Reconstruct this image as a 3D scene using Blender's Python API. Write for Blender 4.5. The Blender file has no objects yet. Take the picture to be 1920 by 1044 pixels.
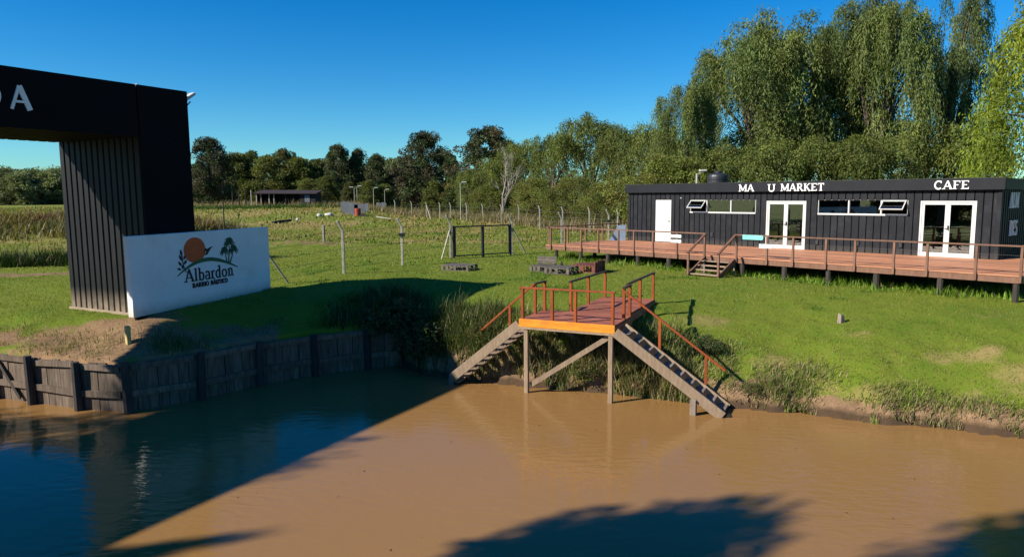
import bpy, bmesh, math, random
import numpy as np
from mathutils import Matrix, Vector
R_ = math.radians
random.seed(7)
scene = bpy.context.scene

# ------------------------------------------------------------------ camera
F_PX, PITCH, ROLL, CAM_Z = 1324.7, 0.1172, -0.0071, 5.0
cam_data = bpy.data.cameras.new('camera'); cam = bpy.data.objects.new('camera', cam_data)
scene.collection.objects.link(cam)
cam_data.sensor_width = 36.0; cam_data.lens = F_PX / 1920 * 36.0
cam_data.clip_start = 0.1; cam_data.clip_end = 6000
cam.matrix_world = Matrix.Translation((0, 0, CAM_Z)) @ Matrix.Rotation(math.pi / 2 - PITCH, 4, 'X') @ Matrix.Rotation(ROLL, 4, 'Z')
scene.camera = cam

# ------------------------------------------------------------------ world, sun, exposure
SUN_EL, SUN_PHI = R_(32), R_(22)          # light travels along (cos phi, sin phi)
world = bpy.data.worlds.new('World'); scene.world = world; world.use_nodes = True
wn = world.node_tree; wn.nodes.clear()
wo = wn.nodes.new('ShaderNodeOutputWorld'); wb = wn.nodes.new('ShaderNodeBackground')
sky = wn.nodes.new('ShaderNodeTexSky'); sky.sky_type = 'NISHITA'; sky.sun_disc = False
sky.sun_elevation = SUN_EL; sky.sun_rotation = math.atan2(-math.cos(SUN_PHI), -math.sin(SUN_PHI))
sky.air_density = 1.0; sky.dust_density = 0.0; sky.ozone_density = 4.0; sky.altitude = 0
hs = wn.nodes.new('ShaderNodeHueSaturation'); hs.inputs['Saturation'].default_value = 1.45
wb.inputs['Strength'].default_value = 0.062
tn = wn.nodes.new('ShaderNodeVectorMath'); tn.operation = 'MULTIPLY'; tn.inputs[1].default_value = (.60, 1.07, 1.24)   # deep clear azure of the photograph's sky
wn.links.new(sky.outputs[0], hs.inputs['Color']); wn.links.new(hs.outputs[0], tn.inputs[0]); wn.links.new(tn.outputs[0], wb.inputs['Color']); wn.links.new(wb.outputs[0], wo.inputs[0])
sun_d = bpy.data.lights.new('sun', 'SUN'); sun = bpy.data.objects.new('sun', sun_d); scene.collection.objects.link(sun)
sun_d.energy = 5.0; sun_d.angle = R_(0.55); sun_d.color = (1.0, 0.93, 0.80)
sdir = Vector((math.cos(SUN_PHI) * math.cos(SUN_EL), math.sin(SUN_PHI) * math.cos(SUN_EL), -math.sin(SUN_EL)))
sun.rotation_euler = sdir.to_track_quat('-Z', 'Y').to_euler(); sun.location = (-30, -20, 40)
scene.view_settings.view_transform = 'Standard'; scene.view_settings.look = 'None'
scene.view_settings.exposure = 0.8; scene.view_settings.gamma = 1.0
scene.view_settings.use_curve_mapping = False
scene.cycles.max_bounces = 8; scene.cycles.transparent_max_bounces = 12

# ------------------------------------------------------------------ helpers
col = scene.collection
def tag(o, label=None, cat=None, group=None, kind=None):
    if label: o['label'] = label
    if cat: o['category'] = cat
    if group: o['group'] = group
    if kind: o['kind'] = kind
    return o
def empty(name, loc, rz=0.0, label=None, cat=None, group=None):
    o = bpy.data.objects.new(name, None); o.empty_display_size = 0.2
    o.location = loc; o.rotation_euler = (0, 0, rz); col.objects.link(o)
    return tag(o, label, cat, group)
def link(name, me, parent=None, loc=None):
    o = bpy.data.objects.new(name, me); col.objects.link(o)
    if parent is not None: o.parent = parent
    if loc is not None: o.location = loc
    return o
def copy_tree(o, parent=None):
    c = o.copy(); col.objects.link(c); c.parent = parent
    for ch in list(o.children): copy_tree(ch, c)
    return c

class MB:
    """collects simple shapes into one mesh"""
    def __init__(s): s.v = []; s.f = []
    def add(s, vs, fs):
        n = len(s.v); s.v += [tuple(p) for p in vs]; s.f += [tuple(i + n for i in f) for f in fs]; return s
    def box(s, x0, x1, y0, y1, z0, z1):
        vs = [(x0,y0,z0),(x1,y0,z0),(x1,y1,z0),(x0,y1,z0),(x0,y0,z1),(x1,y0,z1),(x1,y1,z1),(x0,y1,z1)]
        return s.add(vs, [(0,3,2,1),(4,5,6,7),(0,1,5,4),(1,2,6,5),(2,3,7,6),(3,0,4,7)])
    def bar(s, a, b, w, h, up=(0,0,1)):
        a = Vector(a); b = Vector(b); d = (b - a).normalized(); up = Vector(up)
        if abs(d.dot(up)) > .98: up = Vector((1,0,0))
        x = d.cross(up).normalized(); y = x.cross(d)
        vs = []
        for p in (a, b):
            for i, j in ((-1,-1),(1,-1),(1,1),(-1,1)): vs.append(p + x * (i * w / 2) + y * (j * h / 2))
        return s.add(vs, [(3,2,1,0),(4,5,6,7),(0,1,5,4),(1,2,6,5),(2,3,7,6),(3,0,4,7)])
    def tube(s, pts, rad, n=8, cap=True):
        pts = [Vector(p) for p in pts]
        if not hasattr(rad, '__len__'): rad = [rad] * len(pts)
        rings = []; ref = Vector((0.31, 0.17, 0.93))
        for i, p in enumerate(pts):
            d = (pts[min(i + 1, len(pts) - 1)] - pts[max(i - 1, 0)]).normalized()
            if abs(d.dot(ref)) > .97: ref = Vector((1, 0, 0))
            x = d.cross(ref).normalized(); y = d.cross(x)
            rings.append([p + (x * math.cos(2 * math.pi * k / n) + y * math.sin(2 * math.pi * k / n)) * rad[i] for k in range(n)])
        vs = [q for r in rings for q in r]; fs = []
        for i in range(len(pts) - 1):
            for k in range(n):
                k2 = (k + 1) % n; fs.append((i*n+k, i*n+k2, (i+1)*n+k2, (i+1)*n+k))
        if cap: fs.append(tuple(range(n - 1, -1, -1))); fs.append(tuple((len(pts)-1)*n + k for k in range(n)))
        return s.add(vs, fs)
    def lathe(s, c, prof, n=20):
        vs = []; fs = []
        for r, z in prof:
            for k in range(n):
                a = 2 * math.pi * k / n; vs.append((c[0] + r * math.cos(a), c[1] + r * math.sin(a), c[2] + z))
        for i in range(len(prof) - 1):
            for k in range(n):
                k2 = (k + 1) % n; fs.append((i*n+k, i*n+k2, (i+1)*n+k2, (i+1)*n+k))
        fs.append(tuple(range(n-1, -1, -1))); fs.append(tuple((len(prof)-1)*n + k for k in range(n)))
        return s.add(vs, fs)
    def prism(s, poly, y0, y1):
        """polygon in (x,z), extruded along y"""
        n = len(poly); vs = [(x, y0, z) for x, z in poly] + [(x, y1, z) for x, z in poly]
        fs = [tuple(range(n)), tuple(range(2*n-1, n-1, -1))] + [(i, (i+1) % n + 0, (i+1) % n + n, i + n) for i in range(n)]
        return s.add(vs, fs)
    def ribbon(s, pts, w, y0, y1):
        """stroke of width w (number or list) along pts in (x,z), extruded along y"""
        n = len(pts); W = w if hasattr(w, '__len__') else [w] * n
        L = []; Rr = []
        for i in range(n):
            a = pts[max(i-1, 0)]; b = pts[min(i+1, n-1)]
            dx, dz = b[0]-a[0], b[1]-a[1]; l = math.hypot(dx, dz) or 1
            nx, nz = -dz/l, dx/l
            L.append((pts[i][0] + nx*W[i]/2, pts[i][1] + nz*W[i]/2)); Rr.append((pts[i][0] - nx*W[i]/2, pts[i][1] - nz*W[i]/2))
        vs = [(x, y0, z) for x, z in L] + [(x, y0, z) for x, z in Rr] + [(x, y1, z) for x, z in L] + [(x, y1, z) for x, z in Rr]
        fs = []
        for i in range(n-1):
            fs += [(i, i+1, n+i+1, n+i), (2*n+i, 3*n+i, 3*n+i+1, 2*n+i+1), (i, 2*n+i, 2*n+i+1, i+1), (n+i, n+i+1, 3*n+i+1, 3*n+i)]
        fs += [(0, n, 3*n, 2*n), (n-1, 3*n-1, 4*n-1, 2*n-1)]
        return s.add(vs, fs)
    def mesh(s, name, m, bevel=0, smooth=False):
        me = bpy.data.meshes.new(name); me.from_pydata(s.v, [], s.f); me.update()
        bm = bmesh.new(); bm.from_mesh(me)
        bmesh.ops.recalc_face_normals(bm, faces=bm.faces)
        if bevel: bmesh.ops.bevel(bm, geom=bm.edges[:], offset=bevel, segments=1, affect='EDGES', clamp_overlap=True)
        bm.to_mesh(me); bm.free()
        if smooth: me.shade_smooth()
        me.materials.append(m); return me
    def build(s, name, m, parent=None, loc=None, bevel=0, smooth=False):
        return link(name, s.mesh(name, m, bevel, smooth), parent, loc)

def np_mesh(name, V, k, m, colors=None, idx=None):
    """faces of k vertices each; V is (n,3); consecutive runs of k unless idx given"""
    V = np.asarray(V, np.float32).reshape(-1, 3)
    if idx is None: idx = np.arange(len(V), dtype=np.int32)
    idx = np.asarray(idx, np.int32).ravel(); nf = len(idx) // k
    me = bpy.data.meshes.new(name)
    me.vertices.add(len(V)); me.vertices.foreach_set('co', V.ravel())
    me.loops.add(len(idx)); me.loops.foreach_set('vertex_index', idx)
    me.polygons.add(nf); me.polygons.foreach_set('loop_start', np.arange(0, nf * k, k, dtype=np.int32))
    me.update(calc_edges=True)
    if colors is not None:
        at_ = me.color_attributes.new('Col', 'FLOAT_COLOR', 'POINT')
        c4 = np.ones((len(V), 4), np.float32); c4[:, :3] = colors; at_.data.foreach_set('color', c4.ravel())
    me.validate(); me.materials.append(m); return me

# ------------------------------------------------------------------ materials
def nodes_of(name):
    m = bpy.data.materials.new(name); m.use_nodes = True; nt = m.node_tree
    return m, nt, nt.nodes['Principled BSDF']
def N(nt, t, **kw):
    n = nt.nodes.new(t)
    for k, v in kw.items():
        if k in n.inputs: n.inputs[k].default_value = v
        else: setattr(n, k, v)
    return n
def surf(name, c1, c2=None, rough=.7, scale=6, stretch=(1,1,1), bump=0.0, bscale=None, spec=.3, rnd=0.0, metal=0, detail=6, dirt=None, dirt_scale=1.3, splash=None):
    """two-tone noise surface with optional relief, wear blotches and a per-object shift"""
    m, nt, p = nodes_of(name); L = nt.links.new
    tc = N(nt, 'ShaderNodeTexCoord'); mp = N(nt, 'ShaderNodeMapping'); mp.inputs['Scale'].default_value = stretch
    L(tc.outputs['Object'], mp.inputs[0])
    oi = N(nt, 'ShaderNodeObjectInfo')
    ad = N(nt, 'ShaderNodeVectorMath', operation='ADD'); cm = N(nt, 'ShaderNodeMath', operation='MULTIPLY'); cm.inputs[1].default_value = 37.0
    L(oi.outputs['Random'], cm.inputs[0]); L(mp.outputs[0], ad.inputs[0]); L(cm.outputs[0], ad.inputs[1])
    nz = N(nt, 'ShaderNodeTexNoise', Scale=scale, Detail=detail, Roughness=.62); L(ad.outputs[0], nz.inputs['Vector'])
    mx = N(nt, 'ShaderNodeMix', data_type='RGBA')
    rp = N(nt, 'ShaderNodeMapRange'); rp.inputs[1].default_value = .32; rp.inputs[2].default_value = .68
    L(nz.outputs['Fac'], rp.inputs[0]); L(rp.outputs[0], mx.inputs[0])
    c2 = c2 or tuple(x * .7 for x in c1)
    mx.inputs[6].default_value = (*c1, 1); mx.inputs[7].default_value = (*c2, 1)
    out = mx.outputs[2]
    if dirt:
        n2 = N(nt, 'ShaderNodeTexNoise', Scale=dirt_scale, Detail=5, Roughness=.7); L(ad.outputs[0], n2.inputs['Vector'])
        r2 = N(nt, 'ShaderNodeMapRange'); r2.inputs[1].default_value = .5; r2.inputs[2].default_value = .75; r2.inputs[4].default_value = .75
        L(n2.outputs['Fac'], r2.inputs[0]); m2 = N(nt, 'ShaderNodeMix', data_type='RGBA'); m2.inputs[7].default_value = (*dirt, 1)
        L(r2.outputs[0], m2.inputs[0]); L(out, m2.inputs[6]); out = m2.outputs[2]
    if splash:      # dust and mud thrown up at the foot: (z low, z high, colour)
        sx = N(nt, 'ShaderNodeSeparateXYZ'); L(tc.outputs['Object'], sx.inputs[0]); r4 = N(nt, 'ShaderNodeMapRange', interpolation_type='SMOOTHSTEP')
        r4.inputs[1].default_value = splash[1]; r4.inputs[2].default_value = splash[0]; L(sx.outputs['Z'], r4.inputs[0])
        n4 = N(nt, 'ShaderNodeTexNoise', Scale=3.0, Detail=6, Roughness=.7); L(ad.outputs[0], n4.inputs['Vector'])
        m4 = N(nt, 'ShaderNodeMath', operation='MULTIPLY'); L(r4.outputs[0], m4.inputs[0]); L(n4.outputs['Fac'], m4.inputs[1])
        m5 = N(nt, 'ShaderNodeMath', operation='MULTIPLY', use_clamp=True); m5.inputs[1].default_value = 1.5; L(m4.outputs[0], m5.inputs[0])
        x4 = N(nt, 'ShaderNodeMix', data_type='RGBA'); x4.inputs[7].default_value = (*splash[2], 1); L(m5.outputs[0], x4.inputs[0]); L(out, x4.inputs[6]); out = x4.outputs[2]
    if rnd:
        h = N(nt, 'ShaderNodeHueSaturation'); r3 = N(nt, 'ShaderNodeMapRange'); r3.inputs[3].default_value = 1 - rnd; r3.inputs[4].default_value = 1 + rnd
        L(oi.outputs['Random'], r3.inputs[0]); L(r3.outputs[0], h.inputs['Value']); L(out, h.inputs['Color']); out = h.outputs[0]
    L(out, p.inputs['Base Color'])
    p.inputs['Roughness'].default_value = rough; p.inputs['Specular IOR Level'].default_value = spec; p.inputs['Metallic'].default_value = metal
    if bump:
        nb = N(nt, 'ShaderNodeTexNoise', Scale=bscale or scale * 3, Detail=6); L(ad.outputs[0], nb.inputs['Vector'])
        b = N(nt, 'ShaderNodeBump', Strength=bump, Distance=.02); L(nb.outputs['Fac'], b.inputs['Height']); L(b.outputs[0], p.inputs['Normal'])
    return m
def leaf_mat(name, trans=.3, rough=.6, rnd=.12, tint=(1.25, 1.2, .55)):
    m, nt, p = nodes_of(name); L = nt.links.new
    a = N(nt, 'ShaderNodeAttribute', attribute_name='Col'); oi = N(nt, 'ShaderNodeObjectInfo')
    h = N(nt, 'ShaderNodeHueSaturation'); r3 = N(nt, 'ShaderNodeMapRange'); r3.inputs[3].default_value = 1 - rnd; r3.inputs[4].default_value = 1 + rnd
    L(oi.outputs['Random'], r3.inputs[0]); L(r3.outputs[0], h.inputs['Value']); L(a.outputs['Color'], h.inputs['Color'])
    L(h.outputs[0], p.inputs['Base Color']); p.inputs['Roughness'].default_value = rough; p.inputs['Specular IOR Level'].default_value = .25
    t = N(nt, 'ShaderNodeBsdfTranslucent'); vm = N(nt, 'ShaderNodeVectorMath', operation='MULTIPLY'); vm.inputs[1].default_value = tint
    L(h.outputs[0], vm.inputs[0]); L(vm.outputs[0], t.inputs['Color'])
    mx = N(nt, 'ShaderNodeMixShader'); mx.inputs[0].default_value = trans
    L(p.outputs[0], mx.inputs[1]); L(t.outputs[0], mx.inputs[2]); L(mx.outputs[0], nt.nodes['Material Output'].inputs[0])
    return m

M = {}
M['black_clad'] = surf('black_clad', (.0048,.0052,.0068), (.0068,.0072,.009), rough=.55, scale=2, bump=.06, spec=.2, rnd=.1, dirt=(.014,.0135,.0135), dirt_scale=.7, splash=(1.98, 2.65, (.26,.20,.15)))
M['black_panel'] = surf('black_panel', (.006,.006,.007), (.009,.009,.011), rough=.7, scale=1.2, bump=.05, spec=.05)
M['cafe_clad'] = surf('cafe_clad', (.0085,.0095,.013), (.013,.014,.018), rough=.6, scale=2.2, bump=.08, spec=.18, rnd=.14, dirt=(.028,.028,.031), dirt_scale=1.1, splash=(2.62, 2.95, (.05,.045,.04)))
M['fascia'] = surf('fascia', (.008,.009,.013), (.012,.013,.018), rough=.55, scale=1.1, bump=.05, spec=.2, dirt=(.016,.016,.019))
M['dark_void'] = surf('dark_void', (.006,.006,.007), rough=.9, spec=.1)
M['white_paint'] = surf('white_paint', (.55,.55,.535), (.48,.48,.465), rough=.45, scale=3, rnd=.04)
M['letter_white'] = surf('letter_white', (.80,.80,.79), (.72,.72,.70), rough=.5, scale=8)
M['sign_white'] = surf('sign_white', (.80,.80,.79), (.74,.74,.73), rough=.65, scale=1.3, bump=.12, bscale=14, dirt=(.60,.58,.54), dirt_scale=.8, splash=(2.1, 2.5, (.45,.38,.29)))
M['sun_orange'] = surf('sun_orange', (.62,.115,.03), (.52,.09,.025), rough=.6, scale=7)
M['hill_green'] = surf('hill_green', (.02,.13,.06), (.016,.1,.05), rough=.6)
M['palm_green'] = surf('palm_green', (.012,.075,.042), (.009,.055,.032), rough=.6)
M['print_dark'] = surf('print_dark', (.016,.010,.022), rough=.6)
M['concrete'] = surf('concrete', (.36,.34,.28), (.26,.245,.20), rough=.85, scale=9, bump=.25, rnd=.12)
M['plinth'] = surf('plinth', (.32,.25,.18), (.23,.18,.125), rough=.9, scale=6, bump=.3)
M['deck_red'] = surf('deck_red', (.44,.195,.105), (.33,.135,.07), rough=.65, scale=3.5, stretch=(.5,5,5), bump=.2, rnd=.2, dirt=(.40,.22,.13), dirt_scale=1.6)
M['dock_red'] = surf('dock_red', (.27,.085,.048), (.19,.056,.034), rough=.65, scale=3.5, stretch=(1,6,6), bump=.2, rnd=.2, dirt=(.34,.17,.12), dirt_scale=2)
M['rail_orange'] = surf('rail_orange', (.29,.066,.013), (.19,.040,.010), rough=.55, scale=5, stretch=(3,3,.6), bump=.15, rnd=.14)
M['board_yellow'] = surf('board_yellow', (.66,.27,.022), (.54,.17,.016), rough=.5, scale=3, stretch=(.8,4,4), bump=.25, dirt=(.36,.13,.03), dirt_scale=2.2)
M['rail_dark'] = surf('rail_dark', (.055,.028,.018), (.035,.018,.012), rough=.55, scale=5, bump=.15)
M['rail_brown'] = surf('rail_brown', (.20,.10,.065), (.13,.065,.042), rough=.6, scale=5, stretch=(2,2,.6), bump=.15, rnd=.18)
M['stake_yellow'] = surf('stake_yellow', (.46,.37,.16), (.36,.28,.11), rough=.8, scale=6, bump=.2)
M['raw_timber'] = surf('raw_timber', (.30,.22,.15), (.20,.14,.092), rough=.8, scale=5, stretch=(3,3,.7), bump=.3, rnd=.15, dirt=(.20,.14,.095))
M['grey_timber'] = surf('grey_timber', (.24,.19,.155), (.15,.115,.092), rough=.85, scale=5, stretch=(3,3,.7), bump=.35, rnd=.22, dirt=(.09,.07,.058))
M['wall_timber'] = surf('wall_timber', (.19,.142,.105), (.075,.054,.041), rough=.88, scale=4, stretch=(4,4,.5), bump=.4, rnd=.22, dirt=(.07,.052,.04), dirt_scale=1.8)
M['dark_post'] = surf('dark_post', (.055,.045,.040), (.03,.025,.022), rough=.85, scale=7, stretch=(2,2,.5), bump=.4, rnd=.2)
M['pallet_wood'] = surf('pallet_wood', (.17,.145,.125), (.085,.07,.06), rough=.85, scale=6, bump=.3, rnd=.2)
M['pallet_red'] = surf('pallet_red', (.20,.07,.05), (.13,.045,.035), rough=.8, scale=6, bump=.3, rnd=.15)
M['metal_black'] = surf('metal_black', (.018,.018,.02), rough=.5, spec=.5)
M['metal_grey'] = surf('metal_grey', (.38,.39,.40), (.28,.29,.30), rough=.45, metal=.6, scale=5)
M['lamp_white'] = surf('lamp_white', (.55,.56,.54), rough=.4)
M['pole_cream'] = surf('pole_cream', (.36,.35,.30), (.28,.27,.23), rough=.7, rnd=.1)
M['tank_black'] = surf('tank_black', (.016,.017,.021), (.026,.027,.032), rough=.45, spec=.5, scale=4)
M['teal_paint'] = surf('teal_paint', (.16,.52,.46), (.24,.60,.55), rough=.5, scale=3)
M['pale_paint'] = surf('pale_paint', (.62,.74,.76), (.5,.66,.7), rough=.5, scale=4)
M['blue_panel'] = surf('blue_panel', (.30,.40,.50), (.22,.31,.40), rough=.4, scale=2)
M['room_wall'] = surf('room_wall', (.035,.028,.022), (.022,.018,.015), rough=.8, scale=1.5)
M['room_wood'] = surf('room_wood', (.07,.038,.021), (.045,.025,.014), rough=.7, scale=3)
M['lamp_rattan'] = surf('lamp_rattan', (.50,.27,.13), (.36,.18,.08), rough=.7, scale=20)
M['shed_dark'] = surf('shed_dark', (.035,.028,.026), (.02,.017,.016), rough=.9, scale=3, rnd=.2)
M['shed_roof'] = surf('shed_roof', (.05,.030,.027), (.03,.02,.018), rough=.7, scale=3)
M['shed_wall'] = surf('shed_wall', (.42,.36,.28), (.3,.25,.19), rough=.8, scale=3)
M['zinc'] = surf('zinc', (.17,.18,.20), (.12,.13,.145), rough=.5, scale=4, rnd=.1)
M['bag_white'] = surf('bag_white', (.5,.49,.45), (.4,.39,.35), rough=.8, scale=5, bump=.4)
M['barrel_red'] = surf('barrel_red', (.34,.055,.03), (.22,.035,.02), rough=.6)
M['wire'] = surf('wire', (.16,.16,.16), rough=.6, metal=.5)
M['bark'] = surf('bark', (.13,.10,.078), (.07,.055,.043), rough=.9, scale=5, stretch=(2,2,.5), bump=.5, rnd=.15)
M['bark_pale'] = surf('bark_pale', (.34,.30,.26), (.22,.19,.16), rough=.9, scale=4, stretch=(2,2,.5), bump=.4, rnd=.1)
M['leaf'] = leaf_mat('leaf', .32, rnd=.10)
M['leaf_dark'] = leaf_mat('leaf_dark', .15, rnd=.10)
M['blade'] = leaf_mat('blade', .35, rough=.55, rnd=0)

def glass_mat():
    m = bpy.data.materials.new('window_glass'); m.use_nodes = True; nt = m.node_tree; L = nt.links.new
    nt.nodes.remove(nt.nodes['Principled BSDF'])
    tr = N(nt, 'ShaderNodeBsdfTransparent'); tr.inputs[0].default_value = (.72,.76,.74,1)
    gl = N(nt, 'ShaderNodeBsdfGlossy', Roughness=.015); gl.inputs['Color'].default_value = (1,1,1,1)
    fr = N(nt, 'ShaderNodeFresnel', IOR=1.52); mx = N(nt, 'ShaderNodeMixShader')
    ad = N(nt, 'ShaderNodeMath', operation='MULTIPLY_ADD'); ad.inputs[1].default_value = 2.6; ad.inputs[2].default_value = .05
    L(fr.outputs[0], ad.inputs[0]); L(ad.outputs[0], mx.inputs[0]); L(tr.outputs[0], mx.inputs[1]); L(gl.outputs[0], mx.inputs[2])
    L(mx.outputs[0], nt.nodes['Material Output'].inputs[0]); return m
M['glass'] = glass_mat()

def water_mat():
    m, nt, p = nodes_of('muddy_water'); L = nt.links.new
    tc = N(nt, 'ShaderNodeTexCoord')
    n1 = N(nt, 'ShaderNodeTexNoise', Scale=.16, Detail=4); L(tc.outputs['Object'], n1.inputs['Vector'])
    mx = N(nt, 'ShaderNodeMix', data_type='RGBA'); mx.inputs[6].default_value = (.225,.120,.040,1); mx.inputs[7].default_value = (.255,.140,.052,1)
    L(n1.outputs['Fac'], mx.inputs[0]); L(mx.outputs[2], p.inputs['Base Color'])
    p.inputs['Roughness'].default_value = .06; p.inputs['IOR'].default_value = 1.33; p.inputs['Specular IOR Level'].default_value = .36
    mp = N(nt, 'ShaderNodeMapping'); mp.inputs['Rotation'].default_value = (0, 0, R_(25)); mp.inputs['Scale'].default_value = (1, 2.4, 1); L(tc.outputs['Object'], mp.inputs[0])
    w1 = N(nt, 'ShaderNodeTexNoise', Scale=2.6, Detail=3, Roughness=.5, Distortion=.4); L(mp.outputs[0], w1.inputs['Vector'])
    w2 = N(nt, 'ShaderNodeTexNoise', Scale=9, Detail=2, Roughness=.5); L(mp.outputs[0], w2.inputs['Vector'])
    big = N(nt, 'ShaderNodeTexNoise', Scale=.22, Detail=2); L(tc.outputs['Object'], big.inputs['Vector'])
    rg = N(nt, 'ShaderNodeMapRange'); rg.inputs[1].default_value = .38; rg.inputs[2].default_value = .66; rg.inputs[3].default_value = .25; rg.inputs[4].default_value = 1.0; L(big.outputs['Fac'], rg.inputs[0])
    m2 = N(nt, 'ShaderNodeMath', operation='MULTIPLY_ADD'); m2.inputs[1].default_value = .13; L(w2.outputs['Fac'], m2.inputs[0]); L(w1.outputs['Fac'], m2.inputs[2])
    m3 = N(nt, 'ShaderNodeMath', operation='MULTIPLY'); L(m2.outputs[0], m3.inputs[0]); L(rg.outputs[0], m3.inputs[1])
    b = N(nt, 'ShaderNodeBump', Strength=.42, Distance=.034); L(m3.outputs[0], b.inputs['Height']); L(b.outputs[0], p.inputs['Normal'])
    return m
M['water'] = water_mat()

def ground_mat():
    m, nt, p = nodes_of('lawn_and_earth'); L = nt.links.new
    tc = N(nt, 'ShaderNodeTexCoord'); a = N(nt, 'ShaderNodeAttribute', attribute_name='Col'); sp = N(nt, 'ShaderNodeSeparateColor'); L(a.outputs['Color'], sp.inputs[0])
    def noise(s, d=6, r=.6): n = N(nt, 'ShaderNodeTexNoise', Scale=s, Detail=d, Roughness=r); L(tc.outputs['Object'], n.inputs['Vector']); return n
    def ramp(src, lo, hi): r = N(nt, 'ShaderNodeMapRange'); r.inputs[1].default_value = lo; r.inputs[2].default_value = hi; L(src, r.inputs[0]); return r.outputs[0]
    def mix(f, A, B):
        x = N(nt, 'ShaderNodeMix', data_type='RGBA'); L(f, x.inputs[0])
        for s, i in ((A, 6), (B, 7)):
            if isinstance(s, tuple): x.inputs[i].default_value = (*s, 1)
            else: L(s, x.inputs[i])
        return x.outputs[2]
    g = mix(ramp(noise(.35, 5).outputs['Fac'], .35, .65), (.086,.145,.012), (.148,.180,.020))
    g = mix(ramp(noise(2.3, 6, .7).outputs['Fac'], .38, .72), g, (.150,.160,.024))
    g = mix(ramp(noise(28, 3).outputs['Fac'], .45, .75), g, (.075,.135,.010))
    # dry straw where the attribute says so
    md = N(nt, 'ShaderNodeMath', operation='MULTIPLY_ADD'); nn = noise(1.7, 6, .7); md.inputs[1].default_value = 1.0; L(sp.outputs['Green'], md.inputs[0])
    sh = N(nt, 'ShaderNodeMath', operation='SUBTRACT'); sh.inputs[1].default_value = .5; L(nn.outputs['Fac'], sh.inputs[0]); L(sh.outputs[0], md.inputs[2])
    g = mix(ramp(md.outputs[0], .28, .62), g, (.255,.195,.075))
    # bare earth
    e = mix(ramp(noise(3.5, 8, .7).outputs['Fac'], .35, .7), (.26,.165,.095), (.145,.090,.052))
    e = mix(ramp(noise(22, 4).outputs['Fac'], .55, .75), e, (.10,.058,.032))
    me = N(nt, 'ShaderNodeMath', operation='MULTIPLY_ADD'); n5 = noise(1.3, 7, .75); me.inputs[1].default_value = 1.0; L(sp.outputs['Red'], me.inputs[0])
    s5 = N(nt, 'ShaderNodeMath', operation='MULTIPLY_ADD'); s5.inputs[1].default_value = 1.5; s5.inputs[2].default_value = -.75; L(n5.outputs['Fac'], s5.inputs[0]); L(s5.outputs[0], me.inputs[2])
    c = mix(ramp(me.outputs[0], .34, .56), g, e)
    gm_ = N(nt, 'ShaderNodeNewGeometry'); sz = N(nt, 'ShaderNodeSeparateXYZ'); L(gm_.outputs['Position'], sz.inputs[0])
    wz_ = N(nt, 'ShaderNodeMath', operation='MULTIPLY_ADD'); wz_.inputs[1].default_value = -.22; L(noise(2.2, 5).outputs['Fac'], wz_.inputs[0]); L(sz.outputs['Z'], wz_.inputs[2])
    c = mix(ramp(wz_.outputs[0], .14, .02), c, (.072,.046,.028))     # wet mud at the waterline
    L(c, p.inputs['Base Color']); p.inputs['Roughness'].default_value = .95; p.inputs['Specular IOR Level'].default_value = .1
    b = N(nt, 'ShaderNodeBump', Strength=.6, Distance=.05); L(noise(9, 8, .75).outputs['Fac'], b.inputs['Height']); L(b.outputs[0], p.inputs['Normal'])
    return m
M['ground'] = ground_mat()

# ------------------------------------------------------------------ terrain
def vnoise(x, y, s, seed=0):
    x = np.asarray(x, float) * s + seed * 17.13; y = np.asarray(y, float) * s - seed * 9.71
    xi = np.floor(x); yi = np.floor(y); fx = x - xi; fy = y - yi
    fx = fx * fx * (3 - 2 * fx); fy = fy * fy * (3 - 2 * fy)
    h = lambda a, b: np.modf(np.abs(np.sin(a * 127.1 + b * 311.7 + seed * 74.7) * 43758.5453))[0]
    return (h(xi, yi) * (1 - fx) + h(xi + 1, yi) * fx) * (1 - fy) + (h(xi, yi + 1) * (1 - fx) + h(xi + 1, yi + 1) * fx) * fy
def sst(a, b, x):
    t = np.clip((np.asarray(x, float) - a) / (b - a), 0, 1); return t * t * (3 - 2 * t)
WALL = [(-17.5, 19.3), (-14.6, 18.1), (-13.01, 17.46), (-11.73, 16.96), (-10.28, 16.44), (-9.06, 16.16), (-7.82, 17.19), (-6.80, 18.46), (-5.59, 19.50), (-4.24, 20.26), (-3.3, 20.55)]
SHORE = [(-900, 60), (-40, 27)] + WALL + [(-2.5, 19.35), (-1.4, 18.75), (.2, 18.15), (1.08, 17.83), (2.2, 17.45), (3.15, 17.05), (4.2, 16.55), (5.11, 16.12), (5.9, 15.82), (6.56, 15.68), (7.2, 15.25), (7.87, 14.89), (8.6, 14.72), (9.26, 14.51), (10.2, 13.95), (11.6, 13.3), (13.5, 12.7), (20, 10), (60, -5), (900, -180)]
NEAR = [(-900, 48), (-40, 15), (-22, 9.5), (-15.5, 8.6), (-13.6, 7.4), (-12.6, 4), (-11.5, -1.5), (-8, -6), (0, -8), (20, -12), (60, -26), (900, -230)]
def polydist(x, y, P):
    d = np.full(np.shape(x), 1e9); P = np.array(P, float)
    for a, b in zip(P[:-1], P[1:]):
        e = b - a; t = np.clip(((x - a[0]) * e[0] + (y - a[1]) * e[1]) / (e @ e), 0, 1)
        d = np.minimum(d, np.hypot(x - a[0] - t * e[0], y - a[1] - t * e[1]))
    return d
def ycurve(x, P):
    P = np.array(P, float); return np.interp(x, P[:, 0], P[:, 1])
def shore_d(x, y):
    """distance inland from the far shore (negative over the water)"""
    return np.where(y > ycurve(x, SHORE), 1, -1) * polydist(x, y, SHORE)
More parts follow.
